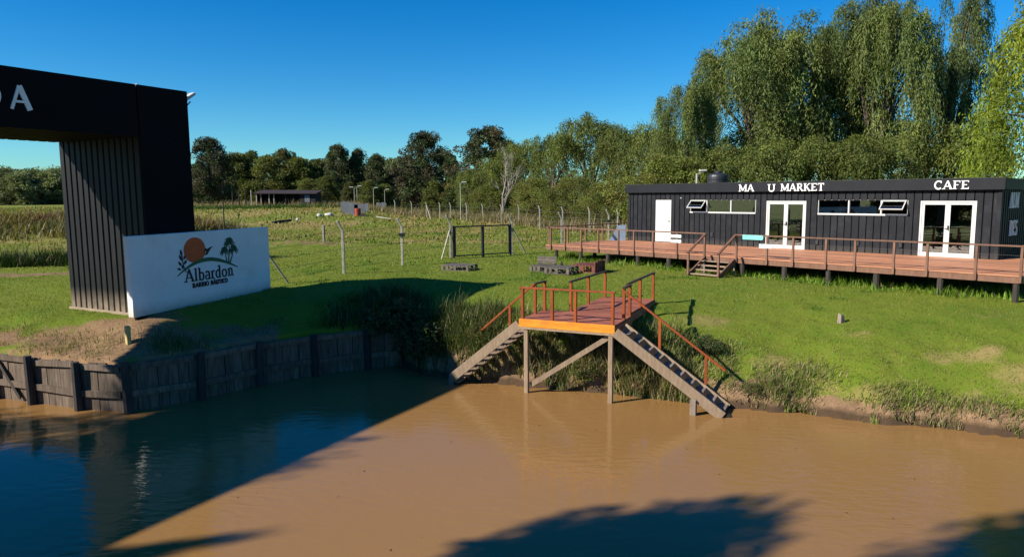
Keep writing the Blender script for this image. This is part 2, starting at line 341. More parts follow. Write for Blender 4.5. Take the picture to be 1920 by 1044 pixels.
def Hn(x, y):
    x = np.asarray(x, float); y = np.asarray(y, float)
    d = shore_d(x, y); dn = polydist(x, y, NEAR) * np.where(y < ycurve(x, NEAR), 1, -1)
    n1 = vnoise(x, y, .35, 1) - .5; n2 = vnoise(x, y, 1.3, 2) - .5; n3 = vnoise(x, y, 4.1, 3) - .5
    top = 1.95 + .10 * n1 * sst(1, 6, d) - .27 * sst(-5.5, -8.5, x) * sst(27, 22, y)
    tau = .95 + 1.65 * sst(1.5, 7.5, x)
    dj = d + .35 * n2 + .16 * n3
    nat = .34 * sst(-.05, .22, dj) + (top - .34) * (1 - np.exp(-np.clip(dj - .1, 0, None) / tau)) - .6 * sst(0, -.8, dj)
    wal = np.where(d > .16, 1.10 + (top - 1.10) * sst(-.5, 2.7, d) + .16 * n2 * sst(.3, 1, d) * sst(3, 1.5, d), -.6)
    w = sst(-3.0, -3.7, x)
    z = nat * (1 - w) + wal * w
    # earth banked up against the foot of the sign
    z = z + .24 * np.exp(-(polydist(x, y, [(-9.55, 18.15), (-7.8, 23.2)]) / .75) ** 2)
    # rise of the far field on the left, berm beyond the arch, ditch
    q = x / np.maximum(y, 1)
    z = z + 1.45 * sst(62, 108, y) * sst(-.13, -.24, q) + .22 * (vnoise(x, y, .06, 5) - .5) * sst(30, 60, y)
    z = z + 1.25 * np.exp(-((y - 58 - .15 * (x + 35)) / 5.0) ** 2) * sst(-22, -30, x)
    z = z - .50 * np.exp(-((y - 33.3 - .25 * (x + 22)) / .9) ** 2) * sst(-14.5, -18, x) * sst(-60, -40, x)
    # lumpy scar of earth right of the sign
    z = z + .35 * np.exp(-((x + 13.5) / 4.5) ** 2 - ((y - 44.5) / 2.0) ** 2) * (1 + .8 * n2)
    z = np.where((d <= 0) & (dn <= 0), np.minimum(z, -.5), z)
    near_z = 1.3 * (1 - np.exp(-np.clip(dn, 0, None) / 1.2))
    z = np.where(dn > 0, near_z, z)
    return z + .03 * n3 * sst(.4, 1.5, np.maximum(d, dn))
def hz(x, y): return float(Hn(np.array([x]), np.array([y]))[0])
def ray(px, py):
    X = (px - 960) / F_PX; Y = (py - 522) / F_PX; cr, sr = math.cos(ROLL), math.sin(ROLL)
    X, Y = X * cr + Y * sr, -X * sr + Y * cr; c, s = math.cos(PITCH), math.sin(PITCH)
    return np.array([X, c - Y * s, -s - Y * c])
def at_depth(px, py, Y):
    r = ray(px, py); return Vector((r[0] / r[1] * Y, Y, CAM_Z + r[2] / r[1] * Y))
def spot(px, py):
    """ground point seen at a place of the photograph"""
    r = ray(px, py); t = np.concatenate([np.arange(8, 60, .05), np.arange(60, 300, .25)])
    P = r[None, :] * t[:, None] / r[1]; below = np.nonzero(P[:, 2] + CAM_Z < Hn(P[:, 0], P[:, 1]))[0]
    i = below[0] if len(below) else len(t) - 1
    return Vector((P[i, 0], P[i, 1], hz(P[i, 0], P[i, 1])))

def graded(lo, hi, step, far, g=1.16):
    a = list(np.arange(lo, hi + 1e-6, step)); s = step; v = a[-1]
    up = []
    while v < far[1]: s *= g; v += s; up.append(v)
    s = step; v = lo; dn = []
    while v > far[0]: s *= g; v -= s; dn.append(v)
    return np.array(dn[::-1] + a + up)
gx = graded(-20, 17, .16, (-1500, 1500)); gy = graded(11.5, 34, .16, (-500, 2500))
GX, GY = np.meshgrid(gx, gy); GZ = Hn(GX, GY)
def masks(x, y):
    """bare earth and dry grass, by place"""
    d = shore_d(x, y)
    n = vnoise(x, y, .5, 11); n2 = vnoise(x, y, 1.6, 12)
    e = .95 * sst(.75, .05, d + .5 * (n2 - .5)) * sst(-4.5, -3.0, x)
    e = np.maximum(e, 1.0 * np.exp(-((x + 10.4) / 3.4) ** 2 - ((y - 17.7) / 1.7) ** 2) * (.75 + .5 * n2))
    e = np.maximum(e, .62 * np.exp(-((x + 13.5) / 4.5) ** 2 - ((y - 43.8) / 1.3) ** 2))
    e = np.maximum(e, .66 * np.exp(-((y - 28.6 - .22 * (x + 20)) / 1.0) ** 2) * sst(-13.5, -16, x))
    e = np.maximum(e, .85 * sst(1.9, .4, d) * sst(-6.0, -7.0, x) * (.45 + .9 * n2))
    e = e * sst(-3.0, -1.5, d)
    dry = .5 * np.exp(-((x - 5.4) / 1.1) ** 2 - ((y - 19.2) / .8) ** 2)
    for cx, cy, rx, ry, s in ((6.4,16.9,1.3,.45,.8), (8.7,17.7,.8,.4,.6), (10.5,16.2,1.3,.5,.85), (9.9,14.9,.8,.5,.8), (11.3,15.2,1.2,.6,.8), (4.9,17.2,.9,.4,.55), (-8.2,17.6,1.0,.6,.75), (-7.1,18.4,1.0,.5,.6), (9.8,18.9,.9,.3,.35), (-4,45,7,4,.35), (-13,47,7,3,.45), (12.6,18.6,.7,.5,.5)):
        dry = np.maximum(dry, s * .62 * (.5 + n2) * np.exp(-((x - cx) / rx) ** 2 - ((y - cy) / ry) ** 2))
    dry = np.maximum(dry, .70 * sst(32, 48, y) * n)
    dry = np.maximum(dry, .55 * sst(3.0, .6, d) * n2 * sst(2, 5, x))
    return e, dry
E_, D_ = masks(GX, GY)
ny, nx = GX.shape
I = np.arange(ny * nx).reshape(ny, nx)
quads = np.stack([I[:-1, :-1], I[:-1, 1:], I[1:, 1:], I[1:, :-1]], -1).reshape(-1, 4)
gme = np_mesh('ground', np.stack([GX, GY, GZ], -1).reshape(-1, 3), 4, M['ground'], np.stack([E_, D_, D_ * 0], -1).reshape(-1, 3), quads)
gme.shade_smooth()
tag(link('ground', gme), 'green lawn and rough field running back from the muddy bank', kind='structure')
wme = bpy.data.meshes.new('water'); wme.from_pydata([(-1400,-700,0),(1400,-700,0),(1400,420,0),(-1400,420,0)], [], [(0,1,2,3)]); wme.materials.append(M['water'])
tag(link('water', wme), 'muddy brown water of the boat channel', kind='structure')

# ------------------------------------------------------------------ grass
rng = np.random.default_rng(3)
def blades(x, y, h, w, colr, lean=.45):
    n = len(x); z = Hn(x, y) - .015; a = rng.uniform(0, 2 * math.pi, n)
    la = rng.uniform(0, 2 * math.pi, n); ll = rng.uniform(.1, 1, n) * lean * h
    V = np.empty((n, 3, 3)); dx = np.cos(a) * w / 2; dy = np.sin(a) * w / 2
    V[:, 0] = np.stack([x - dx, y - dy, z], -1); V[:, 1] = np.stack([x + dx, y + dy, z], -1)
    V[:, 2] = np.stack([x + np.cos(la) * ll, y + np.sin(la) * ll, z + h], -1)
    return V.reshape(-1, 3), np.repeat(colr, 3, axis=0)
GV = []; GC = []
DOCK_O = np.array([.19, 17.58]); DU = np.array([.90629, -.42266]); DV = np.array([.42266, .90629])
CAFE_C = np.array([17.03, 24.60]); CA = .7352; CD = np.array([-math.sin(CA), math.cos(CA)]); CN = np.array([-math.cos(CA), -math.sin(CA)])
def under_cafe(x, y):
    s = (x - CAFE_C[0]) * CD[0] + (y - CAFE_C[1]) * CD[1]; o = (x - CAFE_C[0]) * CN[0] + (y - CAFE_C[1]) * CN[1]
    return (s > -1.9) & (s < 17.4) & (o < 4.7) & (o > -5.2)
for (y0, y1, x0, x1, dens, hh, ww) in ((11.5, 21, -17, 17, 430, .045, .020), (21, 30, -22, 21, 230, .05, .028), (30, 44, -32, 14, 75, .065, .048), (44, 72, -50, 12, 16, .12, .10), (72, 125, -85, 4, 4.0, .2, .2)):
    n = int((y1 - y0) * (x1 - x0) * dens); x = rng.uniform(x0, x1, n); y = rng.uniform(y0, y1, n)
    d = shore_d(x, y); e, dr = masks(x, y); keep = (d > .25) & (rng.uniform(0, 1, n) > 1.15 * e) & (~under_cafe(x, y) | (rng.uniform(0, 1, n) < .12))
    x, y, e, dr = x[keep], y[keep], e[keep], dr[keep]; n = len(x)
    t = vnoise(x, y, .33, 21)[:, None]; u = vnoise(x, y, 2.1, 22)[:, None]; r = rng.uniform(0, 1, (n, 1))
    c = np.array([.092,.150,.014]) * (1 - t) + np.array([.192,.208,.026]) * t
    c = c * (1 - .75 * sst(34, 60, y)[:, None]) + np.array([.150,.160,.030]) * .75 * sst(34, 60, y)[:, None]
    c = c * (.82 + .36 * r) * (.88 + .24 * u)
    ds = (rng.uniform(0, 1, (n, 1)) < (dr[:, None] * .9 + .09 + .16 * (vnoise(x, y, .55, 27)[:, None] > .52))); c = np.where(ds, np.array([.30,.235,.095]) * (.6 + .6 * r), c)
    wd = (vnoise(x, y, .9, 24)[:, None] > .87); c = np.where(wd, np.array([.07,.14,.014]) * (.8 + .5 * r), c)
    h = hh * (1 + .8 * wd[:, 0]) * rng.uniform(.55, 1.35, n) * (.8 + .5 * u[:, 0]); w = ww * rng.uniform(.7, 1.3, n)
    v, cc = blades(x, y, h, w, c); GV.append(v); GC.append(cc)
tag(link('lawn_grass', np_mesh('lawn_grass', np.concatenate(GV), 3, M['blade'], np.concatenate(GC))), 'short mown grass covering the lawn and field', 'grass', kind='stuff')

def long_blades(x, y, L, w, colr, arch=.8, z0=None, spread=None, seg=3):
    """arching strips of seg quads"""
    n = len(x); z = (Hn(x, y) if z0 is None else z0) - .02
    a = rng.uniform(0, 2 * math.pi, n) if spread is None else spread
    k = rng.uniform(.25, 1.0, n) * arch
    ox, oy = np.cos(a), np.sin(a); sx, sy = -oy, ox
    V = np.empty((n, seg, 4, 3))
    def P(t):
        r = L * (k * t * t * .75 + .12 * t); hz_ = L * (t - .42 * k * t * t)
        return x + ox * r, y + oy * r, z + hz_
    for i in range(seg):
        t0, t1 = i / seg, (i + 1) / seg
        for j, (t, sg) in enumerate(((t0, -1), (t0, 1), (t1, 1), (t1, -1))):
            px_, py_, pz_ = P(t); ww_ = w * (1 - t * .92) / 2 * sg
            V[:, i, j] = np.stack([px_ + sx * ww_, py_ + sy * ww_, pz_], -1)
    return V.reshape(-1, 3), np.repeat(colr, seg * 4, axis=0)
def tufts(cx, cy, nb, L, w, base, dryp, spreadr=.16, arch=.8):
    k = vnoise(cx, cy, 1.9, 41); keep = k > .30; cx, cy, k = cx[keep], cy[keep], k[keep]
    x = np.repeat(cx, nb) + rng.normal(0, spreadr, len(cx) * nb); y = np.repeat(cy, nb) + rng.normal(0, spreadr, len(cx) * nb)
    n = len(x); r = rng.uniform(0, 1, (n, 1)); cl = np.repeat(rng.uniform(.55, 1.5, (len(cx), 1)), nb, axis=0)
    c = np.array(base) * (.6 + .8 * r) * cl
    dp = np.repeat(dryp * rng.uniform(.2, 2.0, (len(cx), 1)), nb, axis=0)
    dm = rng.uniform(0, 1, (n, 1)) < dp; c = np.where(dm, np.array([.34,.27,.15]) * (.5 + .7 * r), c)
    Lr = np.repeat(L * rng.uniform(.5, 1.25, len(cx)) * (.55 + .9 * k), nb) * rng.uniform(.5, 1.2, n)
    return long_blades(x, y, Lr, w * rng.uniform(.7, 1.6, n), c, arch)
BV = []; BC = []
def along(P, n, d0, d1, x0, x1):
    xs = rng.uniform(x0, x1, n * 3); ys = ycurve(xs, SHORE) + rng.uniform(d0, d1, n * 3) * 1.1
    return xs[:n], ys[:n]
for n, x0, x1, d0, d1, nb, L, w, base, dp in (
        (330, -4.2, -.4, -.1, 1.7, 22, .66, .022, (.055,.085,.018), .10),
        (430, -1.2, 4.6, -.05, 1.7, 20, .46, .02, (.105,.150,.028), .25),
        (190, -.6, 4.4, -.05, .6, 22, .58, .022, (.14,.16,.06), .45),
        (420, 4.0, 7.6, .0, 1.6, 18, .20, .017, (.13,.18,.03), .35),
        (520, 6.0, 15.5, .05, .60, 16, .15, .015, (.135,.195,.025), .22),
        (200, 6.6, 15.5, .6, 3.0, 12, .11, .012, (.18,.24,.022), .25),
        (260, 5.4, 15.5, .0, .40, 14, .19, .015, (.15,.135,.06), .65),
        (150, -5.5, -2.8, .3, 2.2, 18, .42, .02, (.04,.075,.014), .1)):
    x, y = along(SHORE, n, d0, d1, x0, x1); v, c = tufts(x, y, nb, L, w, base, dp); BV.append(v); BC.append(c)
tag(link('bank_grass', np_mesh('bank_grass', np.concatenate(BV), 4, M['blade'], np.concatenate(BC))), 'long arching grass and sedge hanging over the muddy bank', 'grass', kind='stuff')
# weeds behind the wall and under the deck, brush on the berm, sedge in the ditch, tall dry grass far off
BV = []; BC = []
x = rng.uniform(-9.0, -7.9, 40); y = rng.uniform(16.7, 17.7, 40); v, c = tufts(x, y, 20, .24, .016, (.09,.15,.02), .15); BV.append(v); BC.append(c)
x = rng.uniform(-15, -6.5, 260); y = ycurve(x, SHORE) + rng.uniform(.35, 1.6, 260); v, c = tufts(x, y, 14, .17, .014, (.10,.125,.025), .45); BV.append(v); BC.append(c)
s = rng.uniform(-1.5, 17, 420); o = rng.uniform(3.6, 5.3, 420); x = CAFE_C[0] + CD[0] * s + CN[0] * o; y = CAFE_C[1] + CD[1] * s + CN[1] * o
v, c = tufts(x, y, 14, .30, .03, (.12,.21,.02), .05); BV.append(v); BC.append(c)
tag(link('weeds', np_mesh('weeds', np.concatenate(BV), 4, M['blade'], np.concatenate(BC))), 'fresh green weeds growing by the wall and under the deck', 'weeds', kind='stuff')
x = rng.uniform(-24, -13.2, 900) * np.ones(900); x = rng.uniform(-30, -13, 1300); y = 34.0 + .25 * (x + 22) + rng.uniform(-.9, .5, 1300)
v, c = tufts(x, y, 18, .85, .04, (.020,.040,.008), .03, .2);  # near-black green puts the shadowed side of the ditch into the blade colour
tag(link('ditch_shade_sedge', np_mesh('ditch_shade_sedge', v, 4, M['blade'], c)), 'sedge filling the ditch behind the arch, green darkened for its shade', 'sedge', kind='stuff')
x = rng.uniform(-52, -25, 1500); y = 57 + .15 * (x + 35) + rng.normal(0, 4.2, 1500); k = y > 49.5; x, y = x[k], y[k]
tt = vnoise(x, y, .25, 31); v1 = [];
for lo, hi, base in ((0, .45, (.085,.095,.022)), (.45, .62, (.13,.11,.025)), (.62, 1.1, (.13,.075,.045))):
    q = (tt >= lo) & (tt < hi); v, c = tufts(x[q], y[q], 20, .95, .07, base, .18, .45, .9); v1.append((v, c))
tag(link('berm_brush', np_mesh('berm_brush', np.concatenate([a for a, b in v1]), 4, M['blade'], np.concatenate([b for a, b in v1]))), 'olive and rust coloured brush covering the berm behind the arch', 'brush', kind='stuff')
xs = []; ys = []
for (pa, pb, n, sd) in (((-50, 112), (-33, 108), 300, 2.5), ((-30, 106), (-12, 100), 240, 3), ((-9, 93), (3, 64), 420, 1.6), ((4, 60), (9, 48), 200, 1.2), ((-66, 128), (-40, 126), 300, 3)):
    t = rng.uniform(0, 1, n); xs.append(pa[0] + (pb[0] - pa[0]) * t + rng.normal(0, sd, n) + 2.2); ys.append(pa[1] + (pb[1] - pa[1]) * t + rng.normal(0, sd, n) + 3)
x = np.concatenate(xs); y = np.concatenate(ys); v, c = tufts(x, y, 18, 1.05, .07, (.10,.105,.04), .6, .45, .7)
tag(link('dry_meadow_grass', np_mesh('dry_meadow_grass', v, 4, M['blade'], c)), 'tall dry meadow grass along the far fence and tree line', 'grass', kind='stuff')
x = rng.uniform(-52, -24, 1500); y = rng.uniform(103, 108, 1500) + .12 * (x + 40); v, c = tufts(x, y, 16, .5, .09, (.045,.095,.012), .03, .5, .9)
tag(link('field_weeds', np_mesh('field_weeds', v, 4, M['blade'], c)), 'band of rank green weeds on the slope before the shed', 'weeds', kind='stuff')

# specks of leaf litter and foam on the water
n = 46; x = rng.uniform(-5, 13, n); y = rng.uniform(8, 15.5, n); k = shore_d(x, y) < -.4; x, y = x[k], y[k]; n = len(x); a = rng.uniform(0, 6.28, n); r = rng.uniform(.01, .032, n)
V = np.stack([np.stack([x + np.cos(a + q) * r * (1.0 if i % 2 == 0 else .5), y + np.sin(a + q) * r * (1.0 if i % 2 == 0 else .5), np.full(n, .006)], -1) for i, q in enumerate((0, 1.57, 3.14, 4.71))], 1)
tag(link('floating_litter', np_mesh('floating_litter', V.reshape(-1, 3), 4, M['blade'], np.repeat(np.array([.05,.035,.02]) * rng.uniform(.5, 3.5, (n, 1)), 4, axis=0))), 'specks of leaf litter drifting on the brown water', 'litter', kind='stuff')

# ------------------------------------------------------------------ lettering: strokes with optional serifs
def arc(cx, cz, rx, rz, a0, a1, n=14):
    return [(cx + rx * math.cos(R_(a0 + (a1 - a0) * i / n)), cz + rz * math.sin(R_(a0 + (a1 - a0) * i / n))) for i in range(n + 1)]
# glyph: (advance, strokes[(points, weight)], serif feet [(x, z, width)])   weight 1 = stem, .5 = hairline
GLY = {
 'M': (1.06, [([(.16,0),(.16,1)], .6), ([(.16,1),(.53,.12)], 1), ([(.53,.12),(.90,1)], .6), ([(.90,0),(.90,1)], 1)], [(.16,0,.30),(.90,0,.32),(.12,1,.22),(.94,1,.22)]),
 'A': (.86, [([(.10,0),(.42,1)], .55), ([(.42,1),(.76,0)], 1), ([(.22,.33),(.62,.33)], .45)], [(.10,0,.28),(.76,0,.30)]),
 'U': (.86, [([(.20,1),(.20,.35)] + arc(.43,.30,.23,.30,180,360) + [(.66,.35),(.66,1)], .85)], [(.20,1,.32),(.66,1,.28)]),
 'R': (.84, [([(.20,0),(.20,1)], 1), ([(.20,.96)] + arc(.40,.74,.22,.22,90,-90) + [(.20,.52)], .7), ([(.40,.52),(.74,0)], .9)], [(.20,0,.34),(.76,0,.24),(.14,1,.2)]),
 'K': (.86, [([(.20,0),(.20,1)], 1), ([(.22,.42),(.68,1)], .5), ([(.36,.56),(.74,0)], .9)], [(.20,0,.34),(.20,1,.34),(.70,1,.26),(.76,0,.28)]),
 'E': (.76, [([(.20,0),(.20,1)], 1), ([(.20,.95),(.66,.95)], .5), ([(.20,.5),(.54,.5)], .5), ([(.20,.05),(.68,.05)], .5), ([(.66,.78),(.66,1)], .35), ([(.68,0),(.68,.24)], .35)], [(.14,1,.2),(.14,0,.2)]),
 'F': (.72, [([(.20,0),(.20,1)], 1), ([(.20,.95),(.64,.95)], .5), ([(.20,.5),(.52,.5)], .5), ([(.64,.76),(.64,1)], .35)], [(.20,0,.36),(.14,1,.2)]),
 'T': (.80, [([(.40,0),(.40,1)], 1), ([(.06,.95),(.74,.95)], .5), ([(.07,.74),(.07,1)], .35), ([(.73,.74),(.73,1)], .35)], [(.40,0,.36)]),
 'C': (.82, [(arc(.44,.5,.32,.47,48,312,22), .85), ([(.68,.72),(.68,1)], .35)], []),
 'D': (.90, [([(.20,0),(.20,1)], 1), ([(.20,.95)] + arc(.38,.5,.38,.45,90,-90,18) + [(.20,.05)], .8)], [(.14,0,.2),(.14,1,.2)]),
 'L': (.72, [([(.20,0),(.20,1)], 1), ([(.20,.05),(.66,.05)], .5), ([(.66,0),(.66,.24)], .35)], [(.20,1,.34),(.14,0,.2)]),
 'S': (.70, [(arc(.36,.73,.22,.22,20,270,14) + arc(.36,.26,.24,.24,90,-160,14), .8)], []),
 'B': (.80, [([(.20,0),(.20,1)], 1), ([(.20,.96)] + arc(.40,.75,.20,.21,90,-90) + [(.20,.54)], .7), ([(.20,.54)] + arc(.42,.28,.24,.26,90,-90) + [(.20,.03)], .7)], [(.14,0,.2),(.14,1,.2)]),
 'I': (.42, [([(.20,0),(.20,1)], 1)], [(.20,0,.34),(.20,1,.34)]),
 'O': (.90, [(arc(.44,.5,.34,.46,0,360,26), .8)], []),
 'N': (.92, [([(.18,0),(.18,1)], .55), ([(.18,1),(.74,0)], 1), ([(.74,0),(.74,1)], .55)], [(.18,0,.28),(.12,1,.2),(.74,1,.28)]),
 'l': (.36, [([(.18,0),(.18,1.02)], .9)], [(.18,0,.30),(.12,1.02,.16)]),
 'b': (.62, [([(.16,0),(.16,1.02)], .9), (arc(.33,.32,.19,.30,120,-120,16), .7)], [(.10,1.02,.16)]),
 'a': (.56, [(arc(.26,.47,.17,.17,160,0,8) + [(.43,.0)], .75), (arc(.25,.18,.17,.17,70,330,14), .6)], [(.47,0,.14)]),
 'r': (.44, [([(.16,0),(.16,.64)], .9), (arc(.32,.40,.15,.22,160,60,8), .7)], [(.16,0,.30),(.10,.64,.16)]),
 'd': (.62, [([(.44,0),(.44,1.02)], .9), (arc(.28,.32,.19,.30,60,300,16), .7)], [(.38,1.02,.16),(.50,0,.12)]),
 'o': (.60, [(arc(.29,.32,.21,.30,0,360,22), .75)], []),
 'n': (.64, [([(.16,0),(.16,.64)], .9), ([(.16,.44)] + arc(.31,.44,.15,.20,150,0,10) + [(.46,0)], .8)], [(.16,0,.28),(.46,0,.28),(.10,.64,.14)]),
}
def glyph_mesh(ch, h, wx, stem, y0, y1, serif=True):
    adv, st, sf = GLY[ch]; mb = MB(); k = 0
    for pts, w in st:
        mb.ribbon([(x * h * wx, z * h) for x, z in pts], stem * w * h, y0 - .0012 * k, y1); k += 1
    if serif:
        for x, z, w in sf:
            zz = z * h + (.035 * h if z < .5 else -.035 * h)
            mb.ribbon([((x - w / 2) * h * wx, zz), ((x + w / 2) * h * wx, zz)], .07 * h, y0 - .0012 * k, y1); k += 1
    return mb, adv * h * wx
def text_row(word, x, z, h, wx, stem, y0, y1, mat, parent, dz, serif=True, total=None, name='letter'):
    if total:
        nat = sum(GLY[c][0] if c != ' ' else .45 for c in word) * h; wx = total / nat
    for ch in word:
        if ch == ' ': x += .45 * h * wx; continue
        mb, adv = glyph_mesh(ch, h, wx, stem, y0, y1, serif)
        mb.build(name, mat, parent, (x, 0, z + dz)); x += adv

# ------------------------------------------------------------------ entrance arch of black sheet metal
GA = .4891; GC_ = (-9.1986, 17.8086); GZB = 1.965; GZT = 7.77; GZS = 6.497; GW = 1.4277; GD = 3.4966; GL = 16.0
arch = empty('entrance_arch', (-10.026, 19.411, 1.185), math.pi / 2 - GA, 'tall black sheet metal entrance arch spanning the channel beside the white sign', 'arch')
ab = (0, 0, -1.5); arch.scale = (1.09, 1.09, 1.09)  # root location and this scale together enlarge the arch about the camera position
def col_core(x0, x1, zb): return MB().box(x0, x1, .05, GD - .03, zb, GZT - .02)
col_core(.05, GW - .02, GZB + .06).build('column', M['black_panel'], arch, ab)
col_core(-GL - GW, -GL - .05, .3).build('column', M['black_panel'], arch, ab)
MB().box(-GL - .02, -.012, .02, GD - .03, GZS + .04, GZT).build('beam', M['black_panel'], arch, ab, bevel=.01)
# flush front panels of the column, with the joint against the beam
MB().box(.012, GW, 0, .05, GZB + .02, GZT).build('front_panel', M['black_panel'], arch, ab, bevel=.008)
MB().box(-GL + .02, -.03, -.0, .02, GZS, GZT - .005).build('front_panel', M['black_panel'], arch, ab)
MB().box(.03, .055, .0, GD - .03, GZT, GZT + .02).build('cap_flashing', M['metal_grey'], arch, ab)
bw = (GD - .06) / 14
for i in range(14):                                  # ribbed inner face, board by board
    y0 = .05 + i * bw
    pr = [(y0 + .014, .05), (y0 + .04, .0), (y0 + bw - .04, .0), (y0 + bw - .014, .05)]
    vs = [(x, y, GZB + .03) for y, x in pr] + [(x, y, GZS + .03) for y, x in pr]
    MB().add(vs, [(0,1,2,3),(7,6,5,4),(0,4,5,1),(1,5,6,2),(2,6,7,3),(3,7,4,0)]).build('cladding_rib', M['black_clad'], arch, ab)
nb = 64
for i in range(nb):                                  # ribs of the soffit run across the beam
    x0 = -GL + .05 + i * (GL - .1) / nb; w = (GL - .1) / nb
    vs = [(x0 + .02, GZS + .04), (x0 + .045, GZS), (x0 + w - .045, GZS), (x0 + w - .02, GZS + .04)]
    MB().prism(vs, .03, GD - .02).build('soffit_rib', M['black_panel'], arch, ab)
MB().box(-.04, GW + .03, -.03 + .06, GD + .03, GZB - .45, GZB + .055).build('plinth', M['plinth'], arch, ab, bevel=.01)
# letters D and A on the beam face
def on_gate(px, py):
    r = ray(px, py); n = np.array([math.cos(GA), -math.sin(GA)]); t = (np.array(GC_) @ n) / (r[:2] @ n); q = r * t
    return float((q[:2] - np.array(GC_)) @ np.array([math.sin(GA), math.cos(GA)])), float(q[2] + CAM_Z)
xa, za = on_gate(18, 204); xb, zb_ = on_gate(60, 210); _, zt_ = on_gate(36, 163)
hA = zt_ - za + .02
for ch, x in (('A', xa - .02), ('D', xa - .62)):
    mb, adv = glyph_mesh(ch, hA, (xb - xa) / (hA * .80), .22, -.03, .02, False)
    mb.build('letter', M['letter_white'], arch, (x, 0, za - 1.5))
fl = empty('floodlight', (0, 0, 0), 0, 'small white floodlight on a bracket at the top corner of the arch', 'floodlight')
gm = Matrix.Translation((-10.026, 19.411, 1.185)) @ Matrix.Rotation(math.pi / 2 - GA, 4, 'Z') @ Matrix.Scale(1.09, 4) @ Matrix.Translation((0, 0, -1.5))
fp = gm @ Vector((GW, .25, 7.42)); fl.location = fp; fl.rotation_euler = (0, 0, math.pi / 2 - GA)
MB().bar((0, 0, 0), (.16, -.02, .02), .03, .03).bar((.15, -.02, 0), (.26, -.06, .14), .03, .03).build('bracket', M['metal_black'], fl)
MB().add([(.05,-.2,.13),(.12,.12,.13),(.36,.02,.33),(.30,-.28,.33),(.02,-.17,.21),(.09,.15,.21),(.33,.05,.40),(.27,-.25,.40)], [(0,3,2,1),(4,5,6,7),(0,1,5,4),(1,2,6,5),(2,3,7,6),(3,0,4,7)]).build('lamp_head', M['lamp_white'], fl, bevel=.01)
hk = empty('wall_hook', gm @ Vector((GW, .2, 6.55)), math.pi / 2 - GA, 'tiny dark cable hook on the outer edge of the arch column', 'hook')
MB().bar((-.01, 0, 0), (.09, 0, .0), .03, .03).bar((.08, 0, 0), (.10, 0, .06), .025, .025).build('hook_arm', M['metal_black'], hk)

# ------------------------------------------------------------------ white sign wall
SA = .3362; SS = (-9.103, 16.786); SL = 5.084
sign = empty('sign_wall', (-9.922, 18.297, 1.621), math.pi / 2 - SA, 'white rendered sign wall with an orange sun and palm logo in front of the arch', 'sign')
sb = (0, 0, -1.9); Z9 = -1.9; sign.scale = (1.09, 1.09, 1.09)  # sign pushed back and enlarged about the camera by the arch's factor
MB().box(0, SL, 0, .18, 2.13, 4.09).build('slab', M['sign_white'], sign, sb, bevel=.012)
MB().box(.15, SL - .1, .03, .15, 1.5, 2.128).build('shadow_gap_block', M['dark_void'], sign, sb)  # near-black block stands in for the shadow gap under the slab
MB().prism([(2.06 + .385 * math.cos(2 * math.pi * i / 40), 3.615 + .335 * math.sin(2 * math.pi * i / 40)) for i in range(40)], -.008, .002).build('sun_disc', M['sun_orange'], sign, sb)
ap = [(1.42 + 2.24 * t, 2.985 + .33 * math.sin(math.pi * (t ** .9)) + .03 * t) for t in [i / 24 for i in range(25)]]
MB().ribbon(ap, [.02 + .085 * math.sin(math.pi * (i / 24)) for i in range(25)], -.013, .002).build('hill_arc', M['hill_green'], sign, sb)
pm = MB()
for (tx, tz, bx, s) in ((3.16, 3.50, 3.24, .85), (3.36, 3.68, 3.30, 1.1), (3.52, 3.50, 3.36, .9)):
    pm.ribbon([(bx, 3.17), ((bx + tx) / 2 + .01, (3.17 + tz) / 2), (tx, tz)], [.045, .03, .02], -.011, .002)
palm = pm.build('palm_trunks', M['palm_green'], sign, sb)
for j, (tx, tz, s) in enumerate(((3.16, 3.50, .85), (3.36, 3.72, 1.1), (3.52, 3.52, .9))):
    fr = MB()
    for k in range(13):
        a = R_(-40 + 260 * k / 12); L = .20 * s * (1 + .25 * ((k * 7) % 3 - 1) * .4)
        p1 = (tx + math.cos(a) * L * .55, tz + math.sin(a) * L * .6 + .02); p2 = (tx + math.cos(a) * L, tz + math.sin(a) * L * .8 - .05 * s)
        fr.ribbon([(tx, tz), p1, p2], [.022 * s, .034 * s, .008], -.014 - .0006 * k - .002 * j, .002)
    fr.build('palm_fronds', M['palm_green'], sign, sb)
bd = MB(); bd.ribbon([(2.36, 3.52), (2.44, 3.60), (2.53, 3.56), (2.60, 3.62), (2.70, 3.66)], [.01, .07, .10, .05, .012], -.017, .002)
bd.ribbon([(2.52, 3.55), (2.47, 3.48), (2.40, 3.46)], [.06, .06, .01], -.019, .002); bd.build('bird', M['print_dark'], sign, sb)
sp_ = MB()
for k, (px_, pz_, ang, L) in enumerate(((1.60, 3.15, 80, .13), (1.57, 3.24, 130, .15), (1.66, 3.27, 50, .14), (1.58, 3.38, 115, .16), (1.66, 3.40, 60, .12), (1.59, 3.50, 100, .16), (1.54, 3.14, 160, .12))):
    a = R_(ang); sp_.ribbon([(px_, pz_), (px_ + math.cos(a) * L / 2, pz_ + math.sin(a) * L / 2), (px_ + math.cos(a) * L, pz_ + math.sin(a) * L)], [.015, .065, .01], -.017 - .0008 * k, .002)
sp_.ribbon([(1.72, 3.05), (1.63, 3.25), (1.60, 3.55)], .018, -.0168, .002); sp_.build('leaf_sprig', M['print_dark'], sign, sb)
text_row('Albardon', 1.64, 2.79, .335, 1, .15, -.019, .002, M['print_dark'], sign, Z9, total=1.84)
text_row('BARRIO', 1.90, 2.62, .12, 1, .24, -.019, .002, M['print_dark'], sign, Z9, total=.60)
text_row('NAUTICO', 2.56, 2.62, .12, 1, .24, -.019, .002, M['print_dark'], sign, Z9, total=.66)
